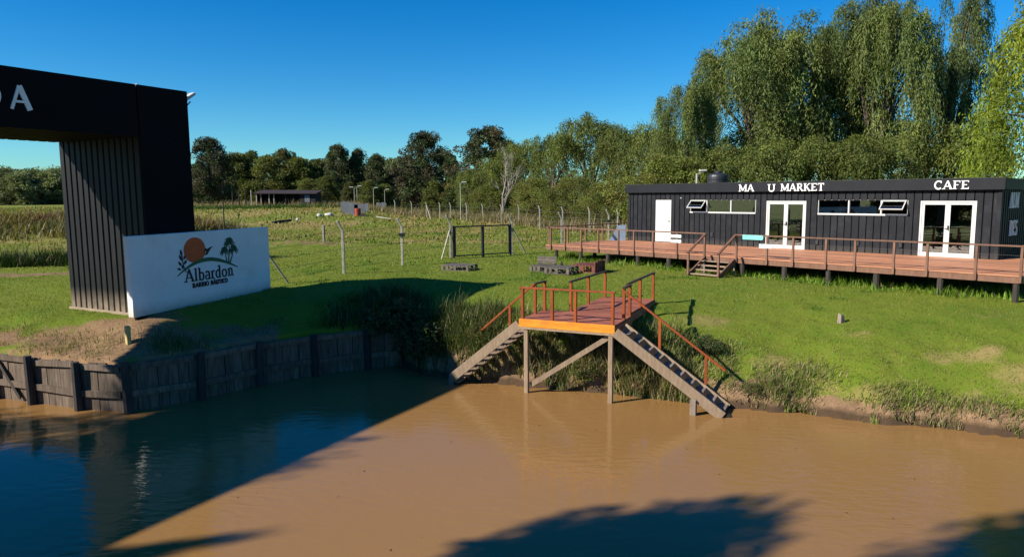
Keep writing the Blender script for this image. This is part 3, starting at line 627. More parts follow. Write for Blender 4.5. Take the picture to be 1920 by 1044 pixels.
MB().ribbon([(2.70, 2.755), (2.73, 2.785)], .02, -.019, .002).build('accent_mark', M['print_dark'], sign, sb)

# ------------------------------------------------------------------ timber retaining wall
bulk = empty('retaining_wall', (-9.06, 16.16, 0), 0, 'curved grey timber retaining wall along the water below the arch', 'wall')
off = Vector((9.06, -16.16, 0))
def wl(x, y, z): return Vector((x, y, z)) + off
for si, (a, b) in enumerate(zip(WALL[:-1], WALL[1:])):
    a = Vector((*a, 0)); b = Vector((*b, 0)); L = (b - a).length; d = (b - a) / L; nrm = Vector((d.y, -d.x, 0))
    n = max(3, round(L / .235)); w = L / n; rz = math.atan2(d.y, d.x)
    for i in range(n):
        p = a + d * (w * i + w / 2) + nrm * random.uniform(-.008, .012)
        ztop = 1.14 + random.uniform(-.035, .02)
        o = MB().box(-w / 2 + .006, w / 2 - .006, -.022, .022, -.5, ztop).build('board', M['wall_timber'], bulk, wl(p.x, p.y, 0))
        o.rotation_euler = (random.uniform(-.012, .012), random.uniform(-.012, .012), rz)
    for z, hgt, dep in ((.42, .15, .07), (1.06, .13, .06)):
        e = .09
        MB().bar(wl(*(a + d * e + nrm * (.03 + dep / 2)).xy, z + random.uniform(-.03, .03)), wl(*(b - d * e + nrm * (.03 + dep / 2)).xy, z + random.uniform(-.03, .03)), dep, hgt).build('waler', M['wall_timber'], bulk)
    q = a + nrm * .12; h = 1.2 + random.uniform(-.03, .05); tl = random.uniform(-.03, .03)
    MB().tube([wl(q.x, q.y, -.6), wl(q.x + tl * .5, q.y, .4), wl(q.x + tl, q.y + tl, h)], [.105, .10, .09], 9).build('pile', M['dark_post'], bulk)
MB().bar(wl(-12.85, 17.32, .95), wl(-12.2, 17.05, .1), .05, .09).build('diagonal_brace', M['dark_post'], bulk)
st = spot(241, 645); stake = empty('timber_stake', st, -.75, 'short yellowish timber stake standing in the dirt before the white sign', 'stake')
MB().box(-.075, .075, -.05, .05, -.3, .44).build('shaft', M['stake_yellow'], stake, bevel=.008)

# ------------------------------------------------------------------ cafe building (local x along the front to the right, y into the building)
CR = CA - math.pi / 2; CZ = 1.9; DZ = 2.624
cafe = empty('cafe_building', (*CAFE_C, CZ), CR, 'long black container cafe with white framed doors and windows on the red deck', 'building')
cb = (0, 0, -CZ)
X0, X1, YF, YB = -16.45, -.05, .15, 5.0
openings = [  # x0, x1, z0, z1
    (-14.76, -13.83, DZ, 4.71), (-12.74, -9.33, 4.13, 4.71), (-8.81, -7.03, DZ, 4.67), (-6.53, -3.08, 4.14, 4.71), (-2.64, -.81, DZ, 4.68)]
def cut_spans(xa, xb, z0, z1, ops):
    """rectangle minus openings -> list of rectangles"""
    xs = sorted({xa, xb} | {v for o in ops for v in o[:2] if xa < v < xb}); out = []
    for a, b in zip(xs[:-1], xs[1:]):
        m = (a + b) / 2; zz = [(z0, z1)]
        for o in ops:
            if o[0] <= m <= o[1]:
                nz = []
                for p, q in zz:
                    if o[2] > p: nz.append((p, min(q, o[2])))
                    if o[3] < q: nz.append((max(p, o[3]), q))
                zz = [t for t in nz if t[1] - t[0] > .01]
        out += [(a, b, p, q) for p, q in zz]
    return out
core = MB()
for a, b, p, q in cut_spans(X0 + .02, X1 - .02, DZ - .1, 5.06, openings): core.box(a, b, YF + .035, YF + .10, p, q)
core.build('wall_core', M['dark_void'], cafe, cb)
pitch = 16.4 / 58
full = MB().prism([(.02, DZ), (pitch - .02, DZ), (pitch - .02, 5.06), (.02, 5.06)], YF, YF + .034).mesh('cladding_board', M['cafe_clad'], bevel=.006)
for i in range(58):
    xa = X0 + i * pitch; parts = cut_spans(xa + .02, xa + pitch - .02, DZ, 5.06, openings)
    if len(parts) == 1 and parts[0][3] - parts[0][2] > 2.4 and parts[0][1] - parts[0][0] > pitch - .05:
        link('cladding_board', full, cafe, (xa, 0, -CZ)); continue
    for a, b, p, q in parts:
        if b - a > .015: MB().box(a, b, YF, YF + .034, p, q).build('cladding_board', M['cafe_clad'], cafe, cb)
for x in (X0 - .04, X1 - .16): MB().box(x, x + .15, YF - .03, YF + .10, DZ, 5.06).build('corner_post', M['cafe_clad'], cafe, cb, bevel=.01)
sd = MB()
for i in range(34):                                  # ribbed side wall on the right
    y0 = .26 + i * .139; sd.box(X1 - .05, X1 - .02 + (.02 if i % 2 else 0), y0, y0 + .137, DZ, 5.06)
sd.build('side_wall', M['black_clad'], cafe, cb)
MB().box(X0, X0 + .05, .26, YB, DZ, 5.06).build('side_wall', M['cafe_clad'], cafe, cb)
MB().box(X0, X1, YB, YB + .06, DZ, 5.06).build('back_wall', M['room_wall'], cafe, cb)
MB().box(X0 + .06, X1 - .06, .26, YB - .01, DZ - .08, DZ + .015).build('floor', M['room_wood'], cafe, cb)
MB().box(X0 - .1, X1 + .05, .0, YB + .1, 5.065, 5.11).box(X0 - .1, X1 + .05, .12, YB + .1, 5.30, 5.34).build('roof', M['dark_void'], cafe, cb)
fas = MB().box(X0 - .14, X1 + .09, -.03, .05, 5.07, 5.47).build('fascia', M['fascia'], cafe, cb, bevel=.008)
MB().box(X1 + .01, X1 + .09, .052, YB + .1, 5.07, 5.468).build('fascia', M['fascia'], cafe, cb, bevel=.008)
MB().box(X0 - .14, X0 - .06, .052, YB + .1, 5.07, 5.468).build('fascia', M['fascia'], cafe, cb, bevel=.008)
MB().box(X0 - .15, X1 + .10, -.045, .06, 5.472, 5.495).build('cap_flashing', M['metal_black'], cafe, cb)
# fascia lettering
for word, s0, s1, h in (('MA', 10.08, 9.36, .31), ('U', 8.72, 8.33, .30), ('MARKET', 8.10, 6.24, .31), ('CAFE', 2.18, 1.06, .30)):
    nat = sum(GLY[c][0] for c in word) * h
    text_row(word, -s0, 5.09 if word != 'CAFE' else 5.105, h, 1, .20, -.062, -.031, M['letter_white'], cafe, -CZ, total=s0 - s1 + .03)
# lettering on the side wall, read along +y
def side_text(word, y, z, h):
    for ch in word:
        mb, adv = glyph_mesh(ch, h, .8, .13, -.05, -.012); o = mb.build('letter', M['letter_white'], cafe, (X1 - .0, y, z - CZ)); o.rotation_euler = (0, 0, math.pi / 2); y += adv
side_text('ALM', .95, 4.42, .55); side_text('DES', 1.15, 3.42, .55)
# doors and windows
def leaf(parent, x0, x1, z0, z1, fw=.10, y=YF + .0, glass=True):
    f = MB().box(x0, x0 + fw, y, y + .05, z0, z1).box(x1 - fw, x1, y, y + .05, z0, z1).box(x0 + fw, x1 - fw, y, y + .05, z1 - fw, z1).box(x0 + fw, x1 - fw, y, y + .05, z0, z0 + fw * 1.3)
    d = f.build('door_leaf', M['white_paint'], parent, cb)
    MB().box(x0 + fw - .01, x1 - fw + .01, y + .02, y + .028, z0 + fw * 1.3 - .01, z1 - fw + .01).build('pane', M['glass'], d)
    return d
def double_door(x0, x1, z1):
    fr = MB().box(x0 - .0, x0 + .055, YF - .02, YF + .09, DZ, z1).box(x1 - .055, x1, YF - .02, YF + .09, DZ, z1).box(x0 + .055, x1 - .055, YF - .02, YF + .09, z1 - .055, z1).box(x0 + .055, x1 - .055, YF - .02, YF + .09, DZ, DZ + .035)
    fr.build('door_frame', M['white_paint'], cafe, cb)
    xm = (x0 + x1) / 2
    leaf(cafe, x0 + .057, xm - .003, DZ + .037, z1 - .057, .085); d = leaf(cafe, xm + .003, x1 - .057, DZ + .037, z1 - .057, .085)
    MB().box(xm + .03, xm + .055, YF - .06, YF, DZ + 1.0, DZ + 1.16).bar((xm + .04, YF - .05, DZ + 1.05), (xm - .07, YF - .05, DZ + 1.05), .02, .02).build('handle', M['metal_black'], d)
double_door(-8.81, -7.03, 4.67); double_door(-2.64, -.81, 4.68)
d1 = MB().box(-14.76, -13.83, YF + .0, YF + .06, DZ + .02, 4.71).build('white_door', M['white_paint'], cafe, cb, bevel=.006)
MB().box(-13.95, -13.925, YF - .05, YF, DZ + 1.0, DZ + 1.1).build('handle', M['metal_grey'], d1)
def window(x0, x1, z0, z1, mull, open_x0, open_x1):
    f = MB().box(x0, x1, YF - .03, YF + .08, z0 - .035, z0 + .03)
    f.box(x0 + .0, x1, YF + .02, YF + .08, z1 - .012, z1)
    for m in mull: f.box(m - .025, m + .025, YF - .02, YF + .08, z0 + .03, z1 - .012)
    for m in (x0, x1 - .02): f.box(m, m + .02, YF + .0, YF + .08, z0 + .03, z1 - .012)
    w = f.build('window_frame', M['white_paint'], cafe, cb)
    es = [x0 + .02] + [m for m in mull] + [x1 - .02]
    for a, b in zip(es[:-1], es[1:]):
        if a < (open_x0 + open_x1) / 2 < b: continue
        MB().box(a + .025, b - .025, YF + .04, YF + .047, z0 + .03, z1 - .012).build('pane', M['glass'], w)
    # awning sash hinged at the top, pushed out
    sw = open_x1 - open_x0 - .06; sh = z1 - z0 - .06
    so = MB().box(0, .035, -.02, .02, -sh, 0).box(sw - .035, sw, -.02, .02, -sh, 0).box(.035, sw - .035, -.02, .02, -.035, 0).box(.035, sw - .035, -.02, .02, -sh, -sh + .035).build('opened_sash', M['white_paint'], cafe, (open_x0 + .03, YF - .01, z1 - .02 - CZ))
    so.rotation_euler = (R_(-48), 0, 0)
    MB().box(.03, sw - .03, -.004, .004, -sh + .03, -.03).build('pane', M['glass'], so)
window(-12.74, -9.33, 4.13, 4.71, [-11.82, -10.56], -12.72, -11.84)
window(-6.53, -3.08, 4.14, 4.71, [-5.28, -4.04], -4.02, -3.10)
for x, z in ((-6.5, 2.96), (-4.86, 2.98), (-3.26, 2.99), (-11.5, 3.10)):
    MB().box(x - .06, x + .06, YF - .05, YF, z - .10, z + .10).build('vent_cover', M['metal_black'], cafe, cb, bevel=.01)
MB().box(-14.1 + .8, -13.2, YF - .04, YF, 4.78, 4.83).build('wall_lamp', M['metal_grey'], cafe, cb)
# inside
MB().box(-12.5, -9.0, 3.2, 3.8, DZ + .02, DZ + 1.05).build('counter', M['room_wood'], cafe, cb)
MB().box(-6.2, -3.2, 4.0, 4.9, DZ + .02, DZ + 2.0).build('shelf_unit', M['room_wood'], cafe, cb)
for k in range(3): MB().box(-8.6 + .13 * k, -8.52 + .13 * k, 1.2, 1.28, DZ + .78, DZ + .93 + .04 * (k % 2)).build('table_item', M['letter_white'], cafe, cb)
MB().box(-8.75, -8.0, 1.0, 1.6, DZ + .72, DZ + .76).box(-8.4, -8.34, 1.27, 1.33, DZ + .02, DZ + .72).build('table', M['room_wood'], cafe, cb)
pl = empty('pendant_lamp', (0, 0, 0), 0, 'brown woven pendant lamp seen through the cafe window', 'lamp')
pl.parent = None; cm = Matrix.Translation((*CAFE_C, 0)) @ Matrix.Rotation(CR, 4, 'Z'); pl.location = cm @ Vector((-5.85, .9, 4.28))
MB().lathe((0, 0, 0), [(.15, 0), (.17, .08), (.15, .16), (.07, .24), (.02, .26)], 18).build('lamp_shade', M['lamp_rattan'], pl, smooth=True)
MB().tube([(0, 0, .25), (0, 0, .76)], .008, 6).build('cord', M['metal_black'], pl)

# ------------------------------------------------------------------ timber deck round the cafe
deck = empty('cafe_deck', (*CAFE_C, CZ), CR, 'long raised red timber deck with brown railing in front of the cafe', 'deck')
YE, XL, XR = -5.12, -17.30, 1.80
pw = .146; cache = {}
def plank(x0, L, y, z=DZ):
    key = round(L, 3)
    if key not in cache: cache[key] = MB().box(0, L, 0, pw - .008, -.035, 0).mesh('plank', M['deck_red'], bevel=.004)
    o = link('plank', cache[key], deck, (x0, y, z - CZ + random.uniform(-.003, .003))); return o
segs = 4; SLn = (XR - XL) / segs
for r in range(36):
    y = YE + r * pw
    if r % 2 == 0:
        for k in range(segs): plank(XL + k * SLn + .003, SLn - .006, y)
    else:
        plank(XL + .003, SLn / 2 - .006, y)
        for k in range(segs - 1): plank(XL + SLn / 2 + k * SLn + .003, SLn - .006, y)
        plank(XR - SLn / 2 + .003, SLn / 2 - .006, y)
for r in range(34):
    y = YE + 36 * pw + r * pw
    plank(X1 + .03, XR - X1 - .033, y); plank(XL + .003, X0 - XL - .05, y)
MB().box(XL, XR, YE + .02, YE + .07, DZ - .22, DZ - .04).build('rim_joist', M['rail_brown'], deck, cb)
MB().box(XL + .02, XL + .07, YE + .08, 5.0, DZ - .22, DZ - .04).build('rim_joist', M['rail_brown'], deck, cb)
MB().box(XR - .07, XR - .02, YE + .08, 5.0, DZ - .22, DZ - .04).build('rim_joist', M['rail_brown'], deck, cb)
for y in (YE + .9, -2.6, -.9, .8, 2.6, 4.6): MB().box(XL + .1, XR - .1, y, y + .07, DZ - .24, DZ - .045).build('bearer', M['dark_post'], deck, cb)
def wz(x, y): q = cm @ Vector((x, y, 0)); return hz(q.x, q.y)
for y, off_ in ((YE + .12, 0), (-2.6, .3), (.2, .1), (4.4, .2)):
    for s in (16.67, 15.13, 13.5, 11.85, 10.26, 8.3 if y > -5 else 8.62, 6.95, 5.3, 3.71, 2.15, .3, -1.63):
        x = -s + (off_ if off_ else 0); g = wz(x, y)
        r = random.uniform(.075, .10)
        MB().tube([(x, y, g - .3), (x + random.uniform(-.02, .02), y, (g + DZ) / 2), (x, y, DZ - .045 - (.2 if y > -5 else 0))], [r * 1.05, r, r * .95], 8).build('support_post', M['dark_post'], deck, cb)
RZ = 3.47
postsL = [16.92, 16.0, 14.97, 13.95, 12.8, 11.96, 10.96, 9.78, 8.51]; postsR = [7.14, 5.92, 4.94, 3.78, 2.82, 1.62, .66, -.64, -1.75]
pm_ = MB().box(-.035, .035, -.035, .035, 0, RZ - .03 - 2.42).mesh('rail_post', M['rail_brown'], bevel=.006)
for s in postsL + postsR: link('rail_post', pm_, deck, (-s, YE - .02, 2.42 - CZ))
MB().bar((-16.97, YE - .02, RZ), (-8.47, YE - .02, RZ), .10, .045).build('hand_rail', M['rail_brown'], deck, cb)
MB().bar((-7.18, YE - .02, RZ), (1.80, YE - .02, RZ), .10, .045).build('hand_rail', M['rail_brown'], deck, cb)
MB().bar((-17.25, YE + .05, RZ), (-17.25, 4.9, RZ), .10, .045).build('hand_rail', M['rail_brown'], deck, cb)
for y in (-4.9, -3.6, -2.3, -1.0, .3, 1.6, 2.9, 4.2): link('rail_post', pm_, deck, (-17.25, y, 2.42 - CZ))
MB().bar((1.77, YE + .05, RZ), (1.77, 4.9, RZ), .10, .045).build('hand_rail', M['rail_brown'], deck, cb)
for y in (-3.6, -2.1, -.6, .9, 2.4, 3.9): link('rail_post', pm_, deck, (1.77, y, 2.42 - CZ))
for a, b in (((-17.25, YE), (-8.5, YE)), ((-7.15, YE), (1.78, YE))):
    for z in (2.95, 3.2): MB().tube([(a[0], a[1] - .02, z), (b[0], b[1] - .02, z)], .004, 4).build('cable', M['wire'], deck, cb)
# front steps
gz = wz(-7.9, YE - 1.1)
for k in range(4):
    t = (k + .5) / 4; z = DZ - .10 - (DZ - gz - .12) * t; y = YE - .12 - .98 * t
    MB().box(-8.40, -7.22, y - .15, y + .12, z - .035, z).build('stair_tread', M['raw_timber'], deck, cb, bevel=.004)
for x in (-8.47, -7.18):
    MB().bar((x, YE - .05, DZ - .14), (x, YE - 1.18, gz - .02), .05, .20).build('stair_stringer', M['rail_brown'], deck, cb)
    MB().box(x - .035, x + .035, YE - 1.20, YE - 1.13, gz - .2, gz + .86).build('newel_post', M['rail_brown'], deck, cb)
    MB().bar((x, YE - .02, RZ), (x, YE - 1.22, gz + .88), .09, .045).build('hand_rail', M['rail_brown'], deck, cb)
    MB().box(x - .03, x + .03, YE - .09, YE - .045, gz - .2, DZ - .2).build('stair_post', M['grey_timber'], deck, cb)
# things fixed to or standing on the deck
def on_deck(name, x, y, z, label, cat, rz=0, group=None): return empty(name, cm @ Vector((x, y, z)), CR + rz, label, cat, group)
def plank_sign(name, x0, x1, z, h, mat, label, tip=None):
    o = on_deck(name, (x0 + x1) / 2, YE - .07, z, label, 'sign'); w = (x1 - x0) / 2
    MB().prism([(-w, -h / 2), (w - .04, -h / 2), (w, -h / 4), (w, h / 4), (w - .04, h / 2), (-w, h / 2)], -.012, .012).build('board', mat, o)
    if tip: MB().box(w * .35, w * .97, -.0145, -.0122, -h / 2 + .005, h / 2 - .005).build('painted_tip', tip, o)
    for s in (-.6, .6): MB().box(w * s - .012, w * s + .012, -.018, .06, h / 2 - .03, h / 2 + .0).build('hanger', M['metal_grey'], o)
    return o
plank_sign('plank_sign', -6.87, -6.05, RZ - .07, .17, M['teal_paint'], 'teal plank sign fixed to the deck railing beside the steps', None)
plank_sign('plank_sign', -6.2, -5.68, 3.10, .15, M['pale_paint'], 'pale blue plank sign low on the deck railing right of the teal one', M['white_paint'])
plank_sign('plank_sign', -10.05, -9.55, 3.32, .13, M['white_paint'], 'upper of two short white plank signs on the deck railing', M['pale_paint'])
plank_sign('plank_sign', -10.05, -9.55, 3.12, .13, M['white_paint'], 'lower of two short white plank signs on the deck railing', M['pale_paint'])
pn = on_deck('leaning_panel', -16.62, -.45, DZ, 'grey blue panel leaning against the left end of the cafe', 'panel')
MB().add([(-.42,-.25,0),(.12,.40,0),(.10,.44,.80),(-.16,.12,.78),(-.44,-.23,0),(.10,.43,0),(.08,.47,.80),(-.18,.15,.78)], [(0,1,2,3),(7,6,5,4),(0,4,5,1),(1,5,6,2),(2,6,7,3),(3,7,4,0)]).build('sheet', M['blue_panel'], pn)
# water tank and lamp behind the roof edge
q = at_depth(1346, 345, 34.0)
tk = empty('water_tank', (q.x, q.y, 5.34), 0, 'round black water tank on the cafe roof', 'tank')
MB().lathe((0, 0, .14), [(.47,0),(.49,.05),(.49,.14),(.47,.16),(.49,.18),(.49,.32),(.46,.40),(.30,.48),(.17,.51),(.17,.58),(.10,.60)], 28).build('tank_body', M['tank_black'], tk, smooth=False)
MB().box(-.52, .50, -.5, .5, 0, .138).build('base_slab', M['concrete'], tk)
q = at_depth(1307, 322, 37.5)
g = hz(q.x, q.y)
lp = empty('lamp_post', (q.x, q.y, g), 0, 'cream lamp post rising behind the cafe roof beside the water tank', 'lamp post')
MB().tube([(0, 0, -.2), (0, 0, q.z - g - .1)], [.075, .06], 8).build('pole', M['pole_cream'], lp)
MB().bar((0, 0, q.z - g - .14), (.26, -.05, q.z - g + .0), .05, .05).build('arm', M['pole_cream'], lp)
MB().box(.12, .48, -.14, .06, q.z - g + .0, q.z - g + .1).build('lamp_head', M['lamp_white'], lp, bevel=.02)

# ------------------------------------------------------------------ landing stage (local x along the water front, y towards the lawn)
dock = empty('landing_stage', (*DOCK_O, 0), R_(-25), 'orange railed timber landing stage with stairs on both sides standing in the water', 'landing stage')
KZ = 1.90; W_ = 2.46; PB = 1.55
n = 11; w = PB / n
pk1 = MB().box(0, W_, 0, w - .012, -.035, 0).mesh('plank', M['dock_red'], bevel=.005)
for i in range(n): link('plank', pk1, dock, (0, .03 + i * w, KZ + random.uniform(-.003, .003)))
n2 = 21; w2 = (4.62 - PB - .03) / n2; wx0, wx1 = .72, 2.32
pk2 = MB().box(0, wx1 - wx0, 0, w2 - .012, -.035, 0).mesh('plank', M['dock_red'], bevel=.005)
for i in range(n2): link('plank', pk2, dock, (wx0, PB + .035 + i * w2, KZ + random.uniform(-.003, .003)))
MB().box(-.02, W_ + .02, -.02, .028, KZ - .19, KZ + .012).build('front_board', M['board_yellow'], dock, bevel=.006)
MB().box(.0, W_, -.012, .10, KZ - .245, KZ - .192).build('front_beam', M['raw_timber'], dock)
for x0, x1 in ((-.02, .028), (W_ - .03, W_ + .02)): MB().box(x0, x1, .03, PB + .03, KZ - .19, KZ - .036).build('side_board', M['dock_red'], dock)
for x in (.8, 1.5, 2.2): MB().box(x, x + .06, .12, 4.6, KZ - .20, KZ - .038).build('joist', M['grey_timber'], dock)
MB().box(wx1 - .03, wx1 + .02, PB + .05, 4.62, KZ - .24, KZ - .037).build('side_board', M['dock_red'], dock)
MB().box(.0, W_, PB - .02, PB + .02, KZ - .24, KZ - .205).build('back_beam', M['grey_timber'], dock)
for x, y in ((.15, .07), (2.37, .05)): MB().box(x - .055, x + .055, y - .05, y + .05, -1.2, KZ - .247).build('leg', M['raw_timber'], dock, bevel=.008)
for x, y in ((.35, 1.5), (2.30, 1.45), (.85, 3.2), (2.2, 3.2), (2.22, 4.5)):
    MB().box(x - .05, x + .05, y - .05, y + .05, -.6 if y < 2 else .6, KZ - .245 if y < 2 else KZ - .21).build('leg', M['grey_timber'], dock, bevel=.008)
MB().bar((.24, .13, .20), (2.30, .13, KZ - .30), .045, .12).build('diagonal_brace', M['raw_timber'], dock)
MB().bar((.35, 1.44, KZ - .35), (2.25, 1.40, .55), .045, .11).build('diagonal_brace', M['grey_timber'], dock)
RH = .79
pst = MB().box(-.036, .036, -.036, .036, -.15, RH - .022).mesh('rail_post', M['rail_orange'], bevel=.006)
for x, y in ((.05, .07), (.85, .07), (1.46, .07), (2.40, .07), (.03, .92), (.06, PB - .04), (.76, PB + .10), (.78, 3.05), (.84, 4.42), (2.43, .92), (2.42, PB - .05), (2.28, 3.05), (2.28, 4.55)):
    link('rail_post', pst, dock, (x, y, KZ))
def rail(a, b, m='rail_orange', w=.085, h=.04): MB().bar(a, b, w, h).build('hand_rail', M[m], dock, bevel=.005)
z = KZ + RH
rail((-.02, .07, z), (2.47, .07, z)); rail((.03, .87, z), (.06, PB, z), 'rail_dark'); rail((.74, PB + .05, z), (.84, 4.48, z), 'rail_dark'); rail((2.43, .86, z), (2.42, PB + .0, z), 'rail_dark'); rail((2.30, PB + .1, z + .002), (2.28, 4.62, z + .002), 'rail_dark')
def stairs(xt, xb, y0, y1, nt, zb, sgn, under):
    zt = KZ - .14; a = math.atan2(zt - zb, abs(xb - xt))
    for y in (y0, y1): MB().bar((xt, y, zt), (xb, y, zb), .055, .24).build('stair_stringer', M['raw_timber'], dock, bevel=.006)
    for k in range(nt):
        t = (k + .6) / nt; x = xt + (xb - xt) * t; zz = zt + (zb - zt) * t + (-.15 if under else .03)
        MB().box(x - .12, x + .12, y0 + .03, y1 - .03, zz - .035, zz).build('stair_tread', M['grey_timber'] if not under else M['raw_timber'], dock, bevel=.004)
stairs(W_ + .05, 5.02, -.06, .66, 10, .02, 1, False)
stairs(-.03, -2.02, .02, .82, 10, .16, -1, True)
MB().box(4.30, 4.44, -.16, -.02, -.6, .36).build('stair_foot', M['grey_timber'], dock, bevel=.01)
MB().box(-2.08, -1.96, -.06, .08, -.6, .20).build('stair_foot', M['grey_timber'], dock, bevel=.01)
def slope_rail(xt, xb, y, zb, stops, m='rail_orange'):
    rail((xt, y, z), (xb, y, zb + RH), m, .05, .05)
    for t in stops:
        x = xt + (xb - xt) * t; zr = z + (zb + RH - z) * t; MB().bar((x, y, zr - .86), (x, y, zr - .026), .06, .06, (0, 1, 0)).build('rail_post', M[m], dock)
slope_rail(2.43, 4.95, .72, .10, (.38, .82)); slope_rail(.03, -1.85, .88, .30, (.38, .86), 'rail_orange')

# ------------------------------------------------------------------ concrete posts, wire fences, field gate
def bent_post(parent, x, y, h=1.72, dirx=-.55, diry=-.2, r=.05):
    g = hz(x, y) - parent.location.z; lx, ly = x - parent.location.x, y - parent.location.y
    mb = MB(); mb.bar((lx, ly, g - .3), (lx, ly, g + h), 2 * r, 2 * r, (0, 1, 0)).bar((lx, ly, g + h - .03), (lx + dirx * .35, ly + diry * .35, g + h + .36), 2 * r * .85, 2 * r * .85, (0, 1, 0))
    mb.build('post', M['concrete'], parent, bevel=.012); return Vector((lx, ly, g))
f1 = spot(645, 513); fence1 = empty('concrete_post_fence', f1, 0, 'near wire fence on bent concrete posts crossing the lawn', 'fence')
fpts = []
for px_, py_ in ((497, 541), (645, 513), (755, 497), (845, 484), (960, 478), (1053, 468), (1141, 452)):
    p = spot(px_, py_); fpts.append(bent_post(fence1, p.x, p.y))
for a, b in ((spot(543, 530), fpts[0]), (spot(827, 486), fpts[3]), (spot(987, 475), fpts[4])):
    q = a - fence1.location; MB().bar((q.x, q.y, q.z - .1), (b.x, b.y, b.z + 1.45), .055, .055).build('brace', M['concrete'], fence1)
for i in range(len(fpts) - 1):
    if i == 3: continue
    a, b = fpts[i], fpts[i + 1]
    for h in (.25, .62, 1.0, 1.38, 1.68):
        MB().tube([(a.x, a.y, a.z + h), ((a.x + b.x) / 2, (a.y + b.y) / 2, (a.z + b.z) / 2 + h - .02), (b.x, b.y, b.z + h)], .006, 4).build('wire', M['wire'], fence1)
MB().box(fpts[2].x - .13, fpts[2].x + .13, fpts[2].y - .1, fpts[2].y + .1, fpts[2].z + 1.28, fpts[2].z + 1.42).build('junction_box', M['metal_black'], fence1)
MB().box(fpts[6].x - .13, fpts[6].x + .13, fpts[6].y - .1, fpts[6].y + .1, fpts[6].z + 1.28, fpts[6].z + 1.42).build('junction_box', M['metal_black'], fence1)
ga, gb = spot(850, 484), spot(958, 478); gm_ = (ga + gb) / 2
gate = empty('field_gate', ga, math.atan2(gb.y - ga.y, gb.x - ga.x), 'double field gate of black metal tubes between bent concrete posts', 'gate')
gl = (gb.xy - ga.xy).length
for x0, x1 in ((.12, gl / 2 - .04), (gl / 2 + .04, gl - .12)):
    lf = MB().tube([(x0, 0, .08), (x0, 0, 1.52), ], .035, 8).tube([(x1, 0, .08), (x1, 0, 1.52)], .035, 8).tube([(x0, 0, 1.52), (x1, 0, 1.52)], .035, 8).tube([(x0, 0, .10), (x1, 0, .10)], .028, 8).build('gate_leaf', M['metal_black'], gate)
    for h in (.35, .6, .85, 1.1, 1.33): MB().tube([(x0, 0, h), (x1, 0, h)], .0045, 4).build('wire', M['wire'], lf)
MB().box(gl / 2 - .06, gl / 2 + .06, -.06, .06, -.2, 1.56).build('centre_post', M['metal_black'], gate, bevel=.01)
for x in (.02, gl - .02): MB().box(x - .05, x + .05, -.05, .05, -.2, 1.58).build('gate_post', M['dark_post'], gate)
p = spot(607, 453); pp = empty('short_post', p, 0, 'lone short concrete post standing in the field left of the bent posts', 'post')
MB().box(-.06, .06, -.06, .06, -.2, 1.02).build('shaft', M['concrete'], pp, bevel=.012); MB().box(.061, .09, -.04, .04, .1, 1.0).build('iron_strip', M['metal_black'], pp)
p = spot(422, 452); ip = empty('iron_pole', p, 0, 'thin dark iron pole rising behind the top edge of the white sign', 'pole')
MB().tube([(0, 0, -.2), (0, 0, 2.75)], .045, 7).build('shaft', M['dark_post'], ip); MB().tube([(0, 0, 1.0), (1.8, .2, 1.02)], .012, 5).build('cross_wire', M['wire'], ip)
for px_, py_, h, lab in ((462, 446, .9, 'short rusty stake behind the middle of the white sign'), (491, 440, .85, 'short rusty stake behind the right end of the white sign')):
    p = spot(px_, py_); o = empty('iron_stake', p, 0, lab, 'stake', 'stakes behind the sign'); MB().bar((0, 0, -.2), (.05, 0, h), .07, .07).build('shaft', M['dark_post'], o)
# far fence along the trees
p0 = spot(863, 412); fence2 = empty('far_fence', p0, 0, 'far wire fence of pale concrete posts along the foot of the trees', 'fence')
fq = []
for px_, py_ in ((741, 403), (772, 405), (800, 408), (825, 410), (845, 411), (875, 413), (905, 416), (940, 420), (973, 423), (1012, 430), (1055, 435), (1105, 438), (1158, 445)):
    p = spot(px_, py_); fq.append(bent_post(fence2, p.x, p.y, 1.75, -.35, .1, .055))
for a, b in zip(fq[:-1], fq[1:]):
    for h in (.4, .8, 1.2, 1.6): MB().tube([(a.x, a.y, a.z + h), (b.x, b.y, b.z + h)], .010, 4).build('wire', M['wire'], fence2)
p = spot(808, 411); q = p - fence2.location; MB().bar((q.x, q.y, q.z - .1), (fq[2].x, fq[2].y, fq[2].z + 1.6), .07, .07).build('brace', M['concrete'], fence2)
# ------------------------------------------------------------------ pallets on the lawn
def slat_box(parent, x0, x1, y0, y1, z0, z1, mat, name='slat'): return MB().box(x0, x1, y0, y1, z0, z1).build(name, mat, parent, bevel=.004)
def pallet(px_, py_, rz, label, L=1.2, D=1.0, red=False, group='pallets on the lawn', h=.20, z0=0):
    p = spot(px_, py_); o = empty('pallet', (p.x, p.y, p.z + z0), rz, label, 'pallet', group); m = M['pallet_red'] if red else M['pallet_wood']
    for k in range(7): slat_box(o, -L/2 + k * L / 7 + .01, -L/2 + (k + 1) * L / 7 - .03, -D/2, D/2, h - .022, h, m)
    for y in (-D/2, -.05, D/2 - .1): 
        MB().box(-L/2, L/2, y + .004, y + .096, h - .045, h - .023).build('stringer_board', m, o)
        for x in (-L/2, -.05, L/2 - .10): MB().box(x, x + .10, y + .002, y + .098, .03, h - .046).build('block', m, o)
        MB().box(-L/2, L/2, y, y + .1, .0, .028).build('skid', m, o)
    return o
pallet(862, 506, R_(-20), 'single grey pallet lying alone on the lawn near the gate', h=.22)
pallet(1018, 508, R_(-25), 'grey pallet seat at the left end of the pallet lounge', .8, .85, h=.24)
pallet(1053, 512, R_(-25), 'low grey pallet table in the middle of the pallet lounge', 1.0, 1.1, h=.26)
rp = pallet(1101, 509, R_(-25), 'reddish pallet seat at the right end of the pallet lounge', .95, 1.15, True, h=.30)
